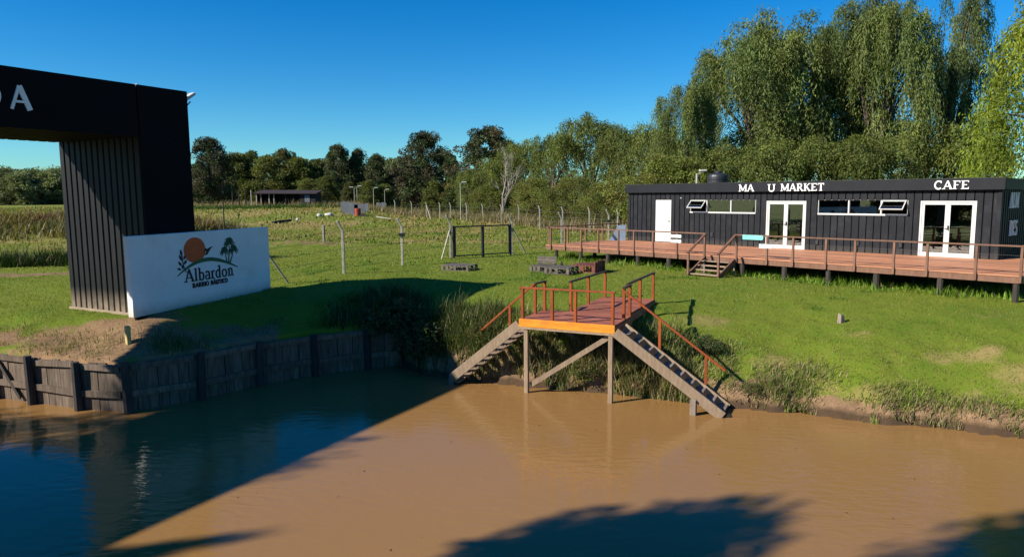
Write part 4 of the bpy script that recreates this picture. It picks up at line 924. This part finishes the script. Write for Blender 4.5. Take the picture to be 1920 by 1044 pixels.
p = spot(1018, 508); bk = empty('pallet_screen', (p.x, p.y, p.z), R_(-25), 'upright dark pallet backrest behind the left pallet seat', 'pallet')
for k in range(3): slat_box(bk, -.42, .42, .44, .49, .26 + k * .10, .35 + k * .10, M['pallet_wood'])
for x in (-.36, .30): MB().box(x, x + .07, .492, .55, -.1, .56).build('upright', M['pallet_wood'], bk)
p = spot(1101, 509); bk = empty('pallet_screen', (p.x, p.y, p.z), R_(-25), 'reddish pallet backrest on the right side of the red pallet seat', 'pallet')
for k in range(5): slat_box(bk, .49, .53, -.6, .6, .0 + k * .09, .082 + k * .09, M['pallet_red'])
for y in (-.5, .42): MB().box(.532, .58, y, y + .08, -.1, .47).build('upright', M['pallet_red'], bk)
p = spot(1053, 510); jar = empty('jar', (p.x, p.y, p.z + .26), 0, 'tiny dark jar standing on the pallet table', 'jar'); MB().lathe((0,0,0), [(.05,0),(.055,.08),(.03,.11),(.03,.16)], 10).build('body', M['tank_black'], jar)
p = spot(1577, 605); mk = empty('survey_marker', p, .4, 'short broken concrete marker sticking out of the lawn', 'marker')
MB().add([(-.09,-.07,-.1),(.09,-.07,-.1),(.09,.07,-.1),(-.09,.07,-.1),(-.07,-.05,.24),(.05,-.06,.18),(.06,.05,.22),(-.06,.06,.26)], [(0,3,2,1),(4,5,6,7),(0,1,5,4),(1,2,6,5),(2,3,7,6),(3,0,4,7)]).build('stump', M['grey_timber'], mk, bevel=.01)
# ------------------------------------------------------------------ shed, lamp posts and oddments across the field
a, b = at_depth(481, 387, 110), at_depth(592, 387, 110); gz_ = hz((a.x + b.x) / 2, 110)
shed = empty('field_shed', ((a.x + b.x) / 2, 110, gz_), 0, 'low dark open fronted shed before the far trees', 'shed'); w = (b.x - a.x) / 2
MB().add([(-w-.3,-.5,2.12),(w+.3,-.5,2.02),(w+.3,3.6,2.5),(-w-.3,3.6,2.6),(-w-.3,-.5,2.24),(w+.3,-.5,2.14),(w+.3,3.6,2.62),(-w-.3,3.6,2.72)], [(0,3,2,1),(4,5,6,7),(0,1,5,4),(1,2,6,5),(2,3,7,6),(3,0,4,7)]).build('roof', M['shed_roof'], shed)
MB().box(-w, w, 3.3, 3.4, -.2, 2.5).build('back_wall', M['shed_dark'], shed); MB().box(-w, -w + .1, .1, 3.3, -.2, 2.3).build('side_wall', M['shed_dark'], shed); MB().box(w - .1, w, .1, 3.3, -.2, 2.2).build('side_wall', M['shed_dark'], shed)
MB().box(-w, -w + 2.0, -.05, .05, -.2, .35).build('low_wall', M['shed_wall'], shed)
MB().box(w - 2.4, w, -.05, .05, -.2, 2.0).build('front_panel', M['shed_dark'], shed); MB().box(w - 1.65, w - .85, -.10, -.055, .75, 1.85).build('window', M['zinc'], shed)
for x in (-w + .06, -w + .75, -w + 2.0, -w + 2.75, w - 4.6, w - 3.4): MB().box(x - .07, x + .07, -.07, .07, -.2, 2.1).build('post', M['shed_wall'] if x < -w + 2.9 else M['shed_dark'], shed)
for k, (px_, hh, lab) in enumerate(((437, 2.6, 'leftmost dark pole of the pergola beside the shed'), (449, 2.6, 'second dark pole from the left beside the shed'), (461, 2.6, 'third dark pole from the left beside the shed'), (472, 2.7, 'pale pole standing right next to the shed'))):
    q = at_depth(px_, 388, 109.5); o = empty('pergola_pole', (q.x, 109.5, hz(q.x, 109.5)), 0, lab, 'pole', 'poles beside the shed'); MB().tube([(0,0,-.2),(0,0,hh)], .10 if k < 3 else .08, 6).build('shaft', M['shed_dark'] if k < 3 else M['pole_cream'], o)
def far_lamp(px_, ytop, Y, lab, side=1, arm=.5, mat='pole_cream'):
    q = at_depth(px_, ytop, Y); g = hz(q.x, Y); o = empty('lamp_post', (q.x, Y, g), 0, lab, 'lamp post', 'lamp posts across the field'); H = q.z - g
    MB().tube([(0,0,-.2),(0,0,H)], [.065,.05], 7).build('pole', M[mat], o); MB().bar((0,0,H-.06),(side*arm,0,H+.04), .05,.05).build('arm', M[mat], o); MB().box(min(side*.15,side*.75), max(side*.15,side*.75), -.1,.1, H+.05,H+.16).build('lamp_head', M['lamp_white'], o)
far_lamp(863, 343, 88, 'cream lamp post standing before the trees above the field gate'); far_lamp(664, 352, 112, 'left one of the pair of lamp posts by the zinc fence', -1, .35); far_lamp(669, 350, 112.6, 'right one of the pair of lamp posts by the zinc fence', 1, .35)
far_lamp(700, 353, 118, 'lamp post right of the pair, before the dark trees'); far_lamp(721, 356, 122, 'small lamp post farthest right of the zinc fence')
zf = empty('zinc_fence', spot(664, 402), 0, 'pale zinc sheet fence in the middle of the far field', 'fence')
za_, zb2 = spot(643, 399), spot(668, 404)
for k in range(9):
    t = k / 8; q = za_.lerp(zb2, t) - zf.location; MB().box(q.x - .22, q.x + .22, q.y - .02 - .01 * (k % 2), q.y + .02 - .01 * (k % 2), q.z - .2, q.z + 1.35 + .12 * (k % 2)).build('sheet', M['zinc'], zf)
zc = spot(678, 400); zd = at_depth(722, 398, 118); zd.z = hz(zd.x, zd.y)
for k in range(11):
    t = k / 10; q = zb2.lerp(zd, t) - zf.location; 
    if k in (4, 5, 6): continue
    MB().box(q.x - .24, q.x + .24, q.y - .02, q.y + .02, q.z - .2, q.z + 1.3 + .1 * (k % 2)).build('sheet', M['zinc'], zf)
def blob(name, px_, py_, sx, sz, mat, lab, cat, seed, group=None):
    p = spot(px_, py_); o = empty(name, p, 0, lab, cat, group); bm = bmesh.new(); bmesh.ops.create_icosphere(bm, subdivisions=3, radius=1); rr = random.Random(seed)
    ph = [rr.uniform(0, 6) for _ in range(6)]
    for v in bm.verts:
        c = v.co; k = 1 + .14 * math.sin(3 * c.x + ph[0]) + .12 * math.sin(4 * c.y + ph[1]) + .1 * math.sin(5 * c.z + ph[2] + 2 * c.x)
        v.co = Vector((c.x * sx * k, c.y * sx * .7 * k, max(c.z * k, -.3) * sz + sz * .3))
    me = bpy.data.meshes.new('sack'); bm.to_mesh(me); bm.free(); me.shade_smooth(); me.materials.append(mat); link('body', me, o); 
blob('white_sack', 598, 406, .38, .26, M['bag_white'], 'left one of the two white sacks lying in the far field', 'sack', 1, 'white sacks in the field')
blob('white_sack', 616, 405, .5, .30, M['bag_white'], 'larger right one of the two white sacks lying in the far field', 'sack', 2, 'white sacks in the field')
blob('white_sack', 558, 413, .22, .18, M['bag_white'], 'small white sack at the end of the long log', 'sack', 3, 'white sacks in the field')
p = spot(671, 405); br = empty('red_barrel', p, 0, 'rusty red barrel standing at the foot of the zinc fence', 'barrel'); MB().lathe((0,0,0), [(.36,0),(.38,.05),(.37,.3),(.39,.33),(.37,.36),(.38,.85),(.36,.9)], 16).build('body', M['barrel_red'], br)
p = spot(679, 406); pl_ = empty('dark_tarp', p, 0, 'small dark heap lying beside the red barrel', 'tarp'); MB().add([(-.5,-.3,0),(.6,-.3,0),(.55,.3,0),(-.45,.3,0),(-.1,0,.3),(.3,.05,.34)], [(0,1,5,4),(1,2,5),(2,3,4,5),(3,0,4),(0,3,2,1)]).build('heap', M['shed_dark'], pl_)
a, b = spot(512, 420), spot(547, 415); lg = empty('log', a, 0, 'long dark log lying in the field behind the sign', 'log'); MB().tube([(0,0,.12), tuple((b - a) * .5 + Vector((0,0,.14))), tuple(b - a + Vector((0,0,.12)))], [.16,.13,.09], 8).build('trunk', M['dark_post'], lg)
a, b = spot(705, 408), spot(733, 412); lg = empty('log', a, 0, 'pale pole lying in the grass before the far fence', 'log'); MB().tube([(0,0,.08), tuple(b - a + Vector((0,0,.08)))], [.09,.07], 7).build('trunk', M['pole_cream'], lg)

# ------------------------------------------------------------------ trees
def leaves(P, D, L, W, C):
    """diamond leaves at P along D with colour C"""
    n = len(P); D = D / np.linalg.norm(D, axis=1, keepdims=True); r = rng.normal(0, 1, (n, 3)); S = np.cross(D, r); S /= np.linalg.norm(S, axis=1, keepdims=True) + 1e-9
    L = np.asarray(L).reshape(-1, 1); W = np.asarray(W).reshape(-1, 1)
    V = np.stack([P, P + D * L * .45 + S * W / 2, P + D * L, P + D * L * .45 - S * W / 2], 1)
    return V.reshape(-1, 3), np.repeat(C, 4, axis=0)
def limbs_mesh(mb, H, trunk_h, r0, ends, rr):
    bend = Vector((rr.uniform(-.06, .06) * H, rr.uniform(-.06, .06) * H, trunk_h))
    mb.tube([(0, 0, -.3), (bend.x * .3, bend.y * .3, trunk_h * .5), tuple(bend)], [r0 * 1.25, r0, r0 * .8], 9)
    for e in ends:
        e = Vector(e); m = bend.lerp(e, .5) + Vector((rr.uniform(-.04, .04) * H, rr.uniform(-.04, .04) * H, .05 * H)); s = bend - Vector((0, 0, trunk_h * rr.uniform(0, .25)))
        mb.tube([tuple(s), tuple(s.lerp(m, .55) + Vector((0, 0, .015 * H))), tuple(m), tuple(e)], [r0 * .5, r0 * .38, r0 * .25, r0 * .08], 6, cap=False)
def willow(name, seed, H, R, nb, ns, base, leafL=.26, leafW=.055, strand=(1.6, 4.6), low=.12, gaps=.0, step=.17, flat=.55, trunk='bark'):
    rr = random.Random(seed); g = np.random.default_rng(seed)
    a = g.uniform(0, 2 * math.pi, nb); rad = R * np.sqrt(g.uniform(.0, 1, nb)); lob = 1 + .22 * np.sin(a * 3 + seed) + .12 * np.sin(a * 5 + seed * 2)
    rad = rad * lob
    top = H * (flat + (1 - flat) * np.sqrt(np.clip(1 - (rad / (R * 1.25)) ** 2, 0, 1)))
    zc = top * np.where(g.uniform(0, 1, nb) < .62, g.uniform(.86, 1.0, nb), g.uniform(.45, .88, nb)) * (1 + .07 * np.sin(a * 4 + rad))
    cx, cy = rad * np.cos(a), rad * np.sin(a)
    if gaps: 
        k = (np.sin(cx * 1.1 + seed) + np.sin(cy * 1.3 - seed) + np.sin(zc * .9)) > -1.2 + gaps; cx, cy, zc, rad, a = cx[k], cy[k], zc[k], rad[k], a[k]
    nb = len(cx); cl = g.uniform(.74, 1.26, (nb, 1)); hue = g.uniform(-1, 1, (nb, 1)); crad = g.uniform(.7, 1.5, nb) * R * .24
    Ps, Ds, Cs = [], [], []
    for i in range(nb):
        cr = crad[i]; st = np.stack([cx[i] + g.normal(0, .16 * cr, ns), cy[i] + g.normal(0, .16 * cr, ns), zc[i] + g.normal(0, .16, ns)], -1)
        nbu = 6; bi = g.integers(0, nbu, ns); ba = g.uniform(0, 2 * math.pi, nbu); oa = ba[bi] + g.normal(0, .16, ns); out = (g.uniform(.35, 1.1, nbu) * cr)[bi] * g.uniform(.85, 1.15, ns); bc = g.uniform(.6, 1.4, nbu)[bi]; Ls = g.uniform(strand[0], strand[1], ns) * (H / 14)
        m = int(strand[1] * H / 14 / step) + 1; t = np.arange(m)[None, :] * step; ok = t < Ls[:, None]
        o = out[:, None] * (1 - np.exp(-1.3 * t)); dz = .25 * np.exp(-((t - .4) / .35) ** 2) - .5 * (np.sqrt(t * t + .36) - .6) - .5 * np.clip(t - .5, 0, None)
        sway = .10 * np.sin(t * 1.7 + oa[:, None] * 3)
        X = st[:, 0:1] + np.cos(oa)[:, None] * o + sway; Y = st[:, 1:2] + np.sin(oa)[:, None] * o - sway; Z = st[:, 2:3] + dz
        ok &= Z > low * H
        P = np.stack([X, Y, Z], -1)[ok]; q = len(P); P = P + g.normal(0, .09, (q, 3))
        dirv = np.stack([g.normal(0, .42, q) + .15 * np.cos(a[i]), g.normal(0, .42, q) + .15 * np.sin(a[i]), -np.abs(g.normal(.85, .25, q))], -1)
        early = (np.broadcast_to(t, ok.shape)[ok] < .45); dirv[early, 2] = g.normal(-.1, .4, early.sum())
        c = np.array(base) * cl[i] * np.broadcast_to(bc[:, None], ok.shape)[ok][:, None] * (1 + hue[i] * np.array([.16, .03, -.1])) * g.uniform(.82, 1.18, (q, 1))
        Ps.append(P); Ds.append(dirv); Cs.append(c)
    P = np.concatenate(Ps); n = len(P)
    v, c = leaves(P, np.concatenate(Ds), leafL * g.uniform(.7, 1.3, n), leafW * g.uniform(.7, 1.4, n), np.concatenate(Cs))
    cm_ = np_mesh(name + '_crown', v, 4, M['leaf'], c)
    mb = MB(); ii = g.choice(nb, min(14, nb), replace=False); limbs_mesh(mb, H, H * .28, H * .026 + .06, [(cx[i] * .92, cy[i] * .92, zc[i]) for i in ii], rr)
    return mb.mesh(name + '_trunk', M[trunk], smooth=True), cm_
def broad(name, seed, H, R, nc, nl, base, leafL=.4, z0=.12, rc=.22, dark=True, base2=None, squash=.75, cone=0.0, trunk='bark'):
    rr = random.Random(seed); g = np.random.default_rng(seed)
    u = g.uniform(0, 1, nc); zz = z0 + (1 - z0) * u
    prof = np.sqrt(np.clip(1 - ((zz - .45) / .56) ** 2, .02, 1)) * (1 - cone * zz)
    a = g.uniform(0, 2 * math.pi, nc); rad = R * prof * np.sqrt(g.uniform(.12, 1, nc)) * (1 + .24 * np.sin(a * 2 + zz * 4 + seed) + .16 * np.sin(a * 3 - zz * 6 + seed * 2))
    cx, cy, cz = rad * np.cos(a), rad * np.sin(a), zz * H * (1 - .06 * g.uniform(0, 1, nc))
    r0 = rc * R * g.uniform(.6, 1.35, nc); cl = g.uniform(.62, 1.35, (nc, 1)); Ps, Ds, Cs = [], [], []
    for i in range(nc):
        d = g.normal(0, 1, (nl, 3)); d /= np.linalg.norm(d, axis=1, keepdims=True); rad_ = r0[i] * g.uniform(.35, 1.08, (nl, 1)) ** .6
        P = np.array([cx[i], cy[i], cz[i]]) + d * rad_ * np.array([1, 1, squash])
        b = np.array(base) if base2 is None or g.uniform() < .62 else np.array(base2)
        Ps.append(P); Ds.append(d + g.normal(0, .7, (nl, 3)) + np.array([0, 0, -.25])); Cs.append(b * cl[i] * g.uniform(.7, 1.3, (nl, 1)))
    P = np.concatenate(Ps); P[:, 2] = np.clip(P[:, 2], .1, None); n = len(P)
    v, c = leaves(P, np.concatenate(Ds), leafL * g.uniform(.6, 1.4, n), leafL * .5 * g.uniform(.6, 1.3, n), np.concatenate(Cs))
    cm_ = np_mesh(name + '_crown', v, 4, M['leaf_dark' if dark else 'leaf'], c)
    mb = MB(); ii = g.choice(nc, min(16, nc), replace=False); limbs_mesh(mb, H, H * .25, H * .02 + .05, [(cx[i] * .9, cy[i] * .9, cz[i]) for i in ii], rr)
    return mb.mesh(name + '_trunk', M[trunk], smooth=True), cm_

PROTO = {}
PROTO['w1'] = (willow('willow', 11, 15, 5.2, 125, 44, (.130,.165,.042), gaps=.05, strand=(1.0, 3.9), leafL=.27, leafW=.068), 15)
PROTO['w2'] = (willow('willow', 23, 15, 4.6, 105, 44, (.122,.158,.043), gaps=.1, flat=.42, strand=(1.0, 4.0), leafL=.27, leafW=.068), 15)
PROTO['w3'] = (willow('willow', 37, 15, 3.6, 66, 44, (.112,.150,.044), gaps=.25, flat=.40, strand=(1.0, 4.0), leafL=.27, leafW=.068), 15)
PROTO['bright'] = (willow('willow', 41, 11, 4.6, 210, 58, (.18,.225,.022), leafL=.18, leafW=.048, strand=(.9, 3.4), step=.13), 11)
PROTO['r1'] = (willow('sallow', 51, 10, 4.6, 110, 26, (.120,.145,.032), leafL=.27, leafW=.085, strand=(.8, 2.8), low=.03, flat=.45, step=.2), 10)
PROTO['r2'] = (willow('sallow', 53, 10, 4.2, 105, 26, (.110,.136,.030), leafL=.27, leafW=.085, strand=(.8, 3.2), low=.03, flat=.35, step=.2), 10)
PROTO['bush'] = (broad('bush', 61, 5, 3.6, 130, 260, (.130,.155,.030), .14, .05, .20, False, (.14,.125,.034)), 5)
PROTO['dark1'] = (broad('dark_tree', 71, 14, 4.6, 210, 150, (.050,.072,.022), .34, .08, .17, True, (.070,.062,.032)), 14)
PROTO['dark2'] = (broad('dark_tree', 73, 14, 4.4, 190, 150, (.052,.078,.022), .34, .06, .18, True, (.068,.074,.028), cone=.3), 14)
PROTO['mid1'] = (broad('field_tree', 81, 11, 4.4, 150, 140, (.100,.122,.030), .36, .04, .20, False, (.13,.14,.03), cone=.2), 11)
PROTO['mid2'] = (broad('field_tree', 83, 11, 4.0, 140, 140, (.085,.110,.030), .36, .04, .21, False, (.12,.11,.036), cone=.35), 11)
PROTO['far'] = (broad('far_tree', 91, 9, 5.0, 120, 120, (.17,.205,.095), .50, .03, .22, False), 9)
PROTO['tall'] = (broad('tall_tree', 95, 14, 2.6, 80, 26, (.06,.08,.02), .5, .85, .34, False, squash=.5), 14)
def tree(kind, name, x, y, H, wx, label, rz=0.0, group=None, cat='tree', parts=('trunk', 'crown')):
    (tm, cm_), h0 = PROTO[kind]; s = H / h0; o = empty(name, (x, y, hz(x, y) - .05), rz, label, cat, group); o.scale = (s * wx, s * wx, s)
    link(parts[0], tm, o); link(parts[1], cm_, o); return o
def tree_px(kind, name, px_, ytop, Y, wx, label, rz=0.0, group=None, cat='tree'):
    q = at_depth(px_, ytop, Y); return tree(kind, name, q.x, Y, q.z - hz(q.x, Y), wx, label, rz, group, cat)
wg = 'weeping willows behind the cafe'
tree_px('w2', 'willow_tree', 1292, 160, 50, .72, 'small weeping willow at the left end of the willow group, above the white door', 0.4, wg)
tree_px('w1', 'willow_tree', 1438, 46, 53, .98, 'broad weeping willow above the black water tank', 1.2, wg)
tree_px('w2', 'willow_tree', 1530, 62, 56, .9, 'weeping willow in the middle of the group, behind the tall one', 2.6, wg)
tree_px('w1', 'willow_tree', 1655, -6, 51, .66, 'tallest weeping willow, above the gap between the two windows and the cafe letters', 3.9, wg)
tree_px('w3', 'willow_tree', 1802, -12, 55, .62, 'narrow weeping willow with sky showing round it, second from the right', 5.0, wg)
bw_ = tree('bright', 'willow_tree', 27.4, 29.6, 14.4, .92, 'bright yellow green willow at the right edge of the photo', .7, wg)
for px_, yt, Y, wx, k, rz, lab in ((1250, 300, 46, .9, 'bush', 0, 'low bush left of the cafe tank under the first willow'), (1345, 275, 47, 1.0, 'r2', 1, 'olive drooping tree right behind the black tank'), (1440, 268, 46, 1.0, 'r1', 2, 'drooping olive tree behind the fascia lettering of the market'), (1535, 262, 47, 1.0, 'r1', 3, 'olive drooping tree over the middle of the cafe roof'), (1625, 255, 46, 1.0, 'r2', 4, 'drooping tree behind the right half of the cafe roof'), (1735, 235, 48, 1.05, 'r1', 5, 'shaded drooping tree behind the right corner of the cafe'), (1815, 245, 47, .9, 'r2', 5.5, 'drooping tree under the narrow willow')):
    tree_px(k, 'understorey_tree', px_, yt, Y, wx, lab, rz, 'lower trees behind the cafe')
rg = 'olive trees in the row beyond the field'
for px_, yt, Y, wx, k, rz, lab in ((878, 318, 100, .8, 'r2', .3, 'leftmost light green tree of the olive row, by the tall lamp post'), (925, 300, 96, .75, 'r1', 5, 'second tree of the olive row, at the foot of the bare tree'), (975, 268, 92, .85, 'r1', 1.1, 'third tree of the olive row, right of the bare tree'), (1040, 250, 85, .8, 'r2', 2.2, 'fourth tree of the olive row, sloping crown'), (1105, 222, 79, .78, 'r1', 3.1, 'tallest tree in the middle of the olive row'), (1168, 236, 73, .75, 'r2', 4.2, 'tree of the olive row next to the small willow'), (1222, 240, 66, .66, 'r1', 5.2, 'rightmost tree of the olive row, beside the cafe end')):
    tree_px(k, 'olive_tree', px_, yt, Y, wx, lab, rz, rg)
for px_, yt, Y, wx, rz, lab in ((915, 350, 90, .9, 0, 'low bush left of the gate in front of the olive row'), (1000, 338, 78, .95, 1, 'low bush above the right gate post'), (1075, 335, 70, .95, 2, 'low drooping bush above the left end of the deck'), (1140, 345, 62, .9, 3, 'low bush just left of the cafe building')):
    tree_px('bush', 'bush', px_, yt, Y, wx, lab, rz, 'bushes in front of the olive row', 'bush')
dg = 'dark trees at the end of the field'
for px_, yt, Y, wx, k, rz, lab in ((392, 258, 122, 1.0, 'dark1', .2, 'dark tree standing right beside the arch column'), (632, 270, 138, .95, 'dark2', 1.1, 'dark tree with a clumpy top right of the shed'), (671, 278, 140, .75, 'dark2', 2.5, 'narrow dark tree between two others in the centre left'), (706, 288, 136, .85, 'dark2', 3.3, 'pointed dark tree left of the big dark tree'), (745, 318, 138, 1.3, 'dark1', 4.0, 'low dark tree in the dip left of the big dark tree'), (793, 247, 118, 1.0, 'dark1', 4.6, 'biggest dark tree, in the middle of the far tree line'), (838, 285, 116, 1.0, 'dark2', 5.5, 'lower dark tree on the right flank of the biggest dark tree'), (912, 238, 110, 1.2, 'dark1', 4.0, 'dark brownish tree rising behind the bare tree'), (948, 262, 106, 1.0, 'dark2', 1.0, 'lower dark tree right behind the bare tree')):
    tree_px(k, 'dark_tree', px_, yt, Y, wx, lab, rz, dg)
for px_, yt, Y, wx, k, rz, lab in ((440, 288, 146, 1.22, 'mid1', 0, 'light green tree right of the leftmost dark tree'), (470, 284, 150, 1.08, 'mid2', 1, 'light green tree above the poles beside the shed'), (500, 292, 144, 1.22, 'mid1', 2, 'bushy green tree above the left end of the shed'), (532, 280, 152, 1.08, 'mid2', 3, 'feathery green tree above the middle of the shed'), (562, 296, 145, 1.31, 'mid1', 4, 'bushy green tree above the right end of the shed'), (592, 300, 148, 1.22, 'mid2', 5, 'green tree just right of the shed'), (612, 330, 130, 1.22, 'mid1', .5, 'low pale green tree in front of the clumpy dark tree'), (655, 340, 128, 1.05, 'mid2', 1.5, 'low green tree behind the pair of lamp posts'), (720, 345, 128, 1.22, 'mid1', 2.5, 'low green tree behind the zinc fence'), (770, 352, 122, 1.05, 'mid2', 3.5, 'low green tree at the foot of the biggest dark tree'), (815, 340, 112, 1.2, 'mid1', 4.5, 'low green tree in front of the biggest dark tree'), (855, 330, 110, 1.2, 'mid2', 5.5, 'green tree left of the tall lamp post'), (690, 338, 126, 1.2, 'mid1', .8, 'low green tree above the middle of the zinc fence'), (575, 335, 132, 1.3, 'mid1', 1.8, 'low green tree right behind the shed roof'), (415, 335, 128, 1.2, 'mid2', 2.8, 'low green tree at the foot of the leftmost dark tree')):
    tree_px(k, 'field_tree', px_, yt, Y, wx, lab, rz, 'green trees behind the shed')
for k, (px_, yt, Y) in enumerate(((-70, 322, 200), (-42, 316, 190), (-14, 324, 196), (12, 318, 184), (38, 326, 178), (62, 320, 190), (88, 324, 182), (112, 318, 188), (140, 320, 195))):
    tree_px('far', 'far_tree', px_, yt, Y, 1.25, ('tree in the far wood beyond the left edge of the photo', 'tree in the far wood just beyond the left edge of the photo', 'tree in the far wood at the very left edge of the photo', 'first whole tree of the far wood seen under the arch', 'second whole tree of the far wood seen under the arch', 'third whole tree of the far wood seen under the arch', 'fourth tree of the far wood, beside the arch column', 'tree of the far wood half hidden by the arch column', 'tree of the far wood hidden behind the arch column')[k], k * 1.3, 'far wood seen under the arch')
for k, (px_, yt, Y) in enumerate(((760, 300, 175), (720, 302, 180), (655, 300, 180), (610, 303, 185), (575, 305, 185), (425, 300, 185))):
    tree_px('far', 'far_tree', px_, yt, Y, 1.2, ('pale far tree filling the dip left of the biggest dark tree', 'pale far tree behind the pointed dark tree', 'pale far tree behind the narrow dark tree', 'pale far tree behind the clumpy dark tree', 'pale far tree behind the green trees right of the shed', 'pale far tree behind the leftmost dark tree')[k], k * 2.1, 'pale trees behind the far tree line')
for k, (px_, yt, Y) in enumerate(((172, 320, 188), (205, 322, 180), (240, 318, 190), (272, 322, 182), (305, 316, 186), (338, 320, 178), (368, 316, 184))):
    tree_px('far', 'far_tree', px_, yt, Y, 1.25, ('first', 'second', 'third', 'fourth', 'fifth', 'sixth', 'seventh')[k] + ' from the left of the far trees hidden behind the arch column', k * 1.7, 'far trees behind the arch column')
# bare tree
def bare_tree(name, seed, H):
    rr = random.Random(seed); mb = MB()
    def grow(p, d, L, r, depth):
        q = p + d * L * .5 + Vector((rr.uniform(-.1, .1), rr.uniform(-.1, .1), 0)) * L; e = p + d * L
        mb.tube([tuple(p), tuple(q), tuple(e)], [r, r * .85, r * .62], 6 if depth < 2 else 4, cap=False)
        if depth >= 5: return
        for _ in range(3 if depth < 4 else 2):
            nd = (d + Vector((rr.uniform(-.75, .75), rr.uniform(-.75, .75), rr.uniform(-.1, .5)))).normalized(); grow(e if rr.random() < .6 else q, nd, L * rr.uniform(.6, .85), r * .6, depth + 1)
    grow(Vector((0, 0, -.2)), Vector((.03, 0, 1)), H * .3, H * .016, 0); return mb.mesh(name, M['bark_pale'])
q = at_depth(940, 252, 87); bt = empty('bare_tree', (q.x, 87, hz(q.x, 87)), 0, 'leafless pale grey tree among the green trees above the gate', 'tree')
hb = q.z - hz(q.x, 87); link('branches', bare_tree('branches', 5, hb), bt)
# trees on the near bank, left of and behind the camera: out of the picture, their shade falls on the water
for k, (x, y, H, wx, kind, lab) in enumerate(((-28.6, 5.0, 14.2, .62, 'r1', 'drooping tree on the near bank left of the camera beyond the photo'), (-18.9, 1.35, 14.0, .60, 'tall', 'tall bare stemmed tree on the near bank left of the camera beyond the photo'), (-14.6, .2, 15.6, .5, 'tall', 'second tall bare stemmed tree on the near bank beyond the photo'), (-25.6, 1.3, 13.2, .16, 'tall', 'slender bare stemmed tree at the far end of the near bank beyond the photo'))):
    tree(kind, 'bank_tree', x, y, H, wx, lab, k * 2.0, 'trees on the near bank')
# wood on the near bank, far behind the camera: it shows only as reflections in the cafe glass
for k, (x, y, H, kind) in enumerate(((-46, 3, 10, 'r1'), (-53, -4, 11, 'mid1'), (-49, -13, 9, 'r2'), (-60, -10, 12, 'mid2'), (-42, -9, 9, 'mid1'), (-66, 2, 12, 'r1'), (-37, -20, 10, 'r2'))):
    tree(kind, 'bank_tree', x, y, H, 1.2, ('first', 'second', 'third', 'fourth', 'fifth', 'sixth', 'seventh')[k] + ' tree of the wood behind the camera, mirrored in the cafe glass', k * 1.1, 'wood behind the camera')
# leafy shrubs on the bank
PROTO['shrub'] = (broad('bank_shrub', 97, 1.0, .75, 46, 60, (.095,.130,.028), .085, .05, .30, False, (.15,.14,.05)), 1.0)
PROTO['shade_shrub'] = (broad('bank_shrub', 99, 1.0, .8, 46, 60, (.05,.075,.020), .10, .05, .30, False, (.10,.09,.05)), 1.0)  # shrub copy with the shade put into a darker leaf colour
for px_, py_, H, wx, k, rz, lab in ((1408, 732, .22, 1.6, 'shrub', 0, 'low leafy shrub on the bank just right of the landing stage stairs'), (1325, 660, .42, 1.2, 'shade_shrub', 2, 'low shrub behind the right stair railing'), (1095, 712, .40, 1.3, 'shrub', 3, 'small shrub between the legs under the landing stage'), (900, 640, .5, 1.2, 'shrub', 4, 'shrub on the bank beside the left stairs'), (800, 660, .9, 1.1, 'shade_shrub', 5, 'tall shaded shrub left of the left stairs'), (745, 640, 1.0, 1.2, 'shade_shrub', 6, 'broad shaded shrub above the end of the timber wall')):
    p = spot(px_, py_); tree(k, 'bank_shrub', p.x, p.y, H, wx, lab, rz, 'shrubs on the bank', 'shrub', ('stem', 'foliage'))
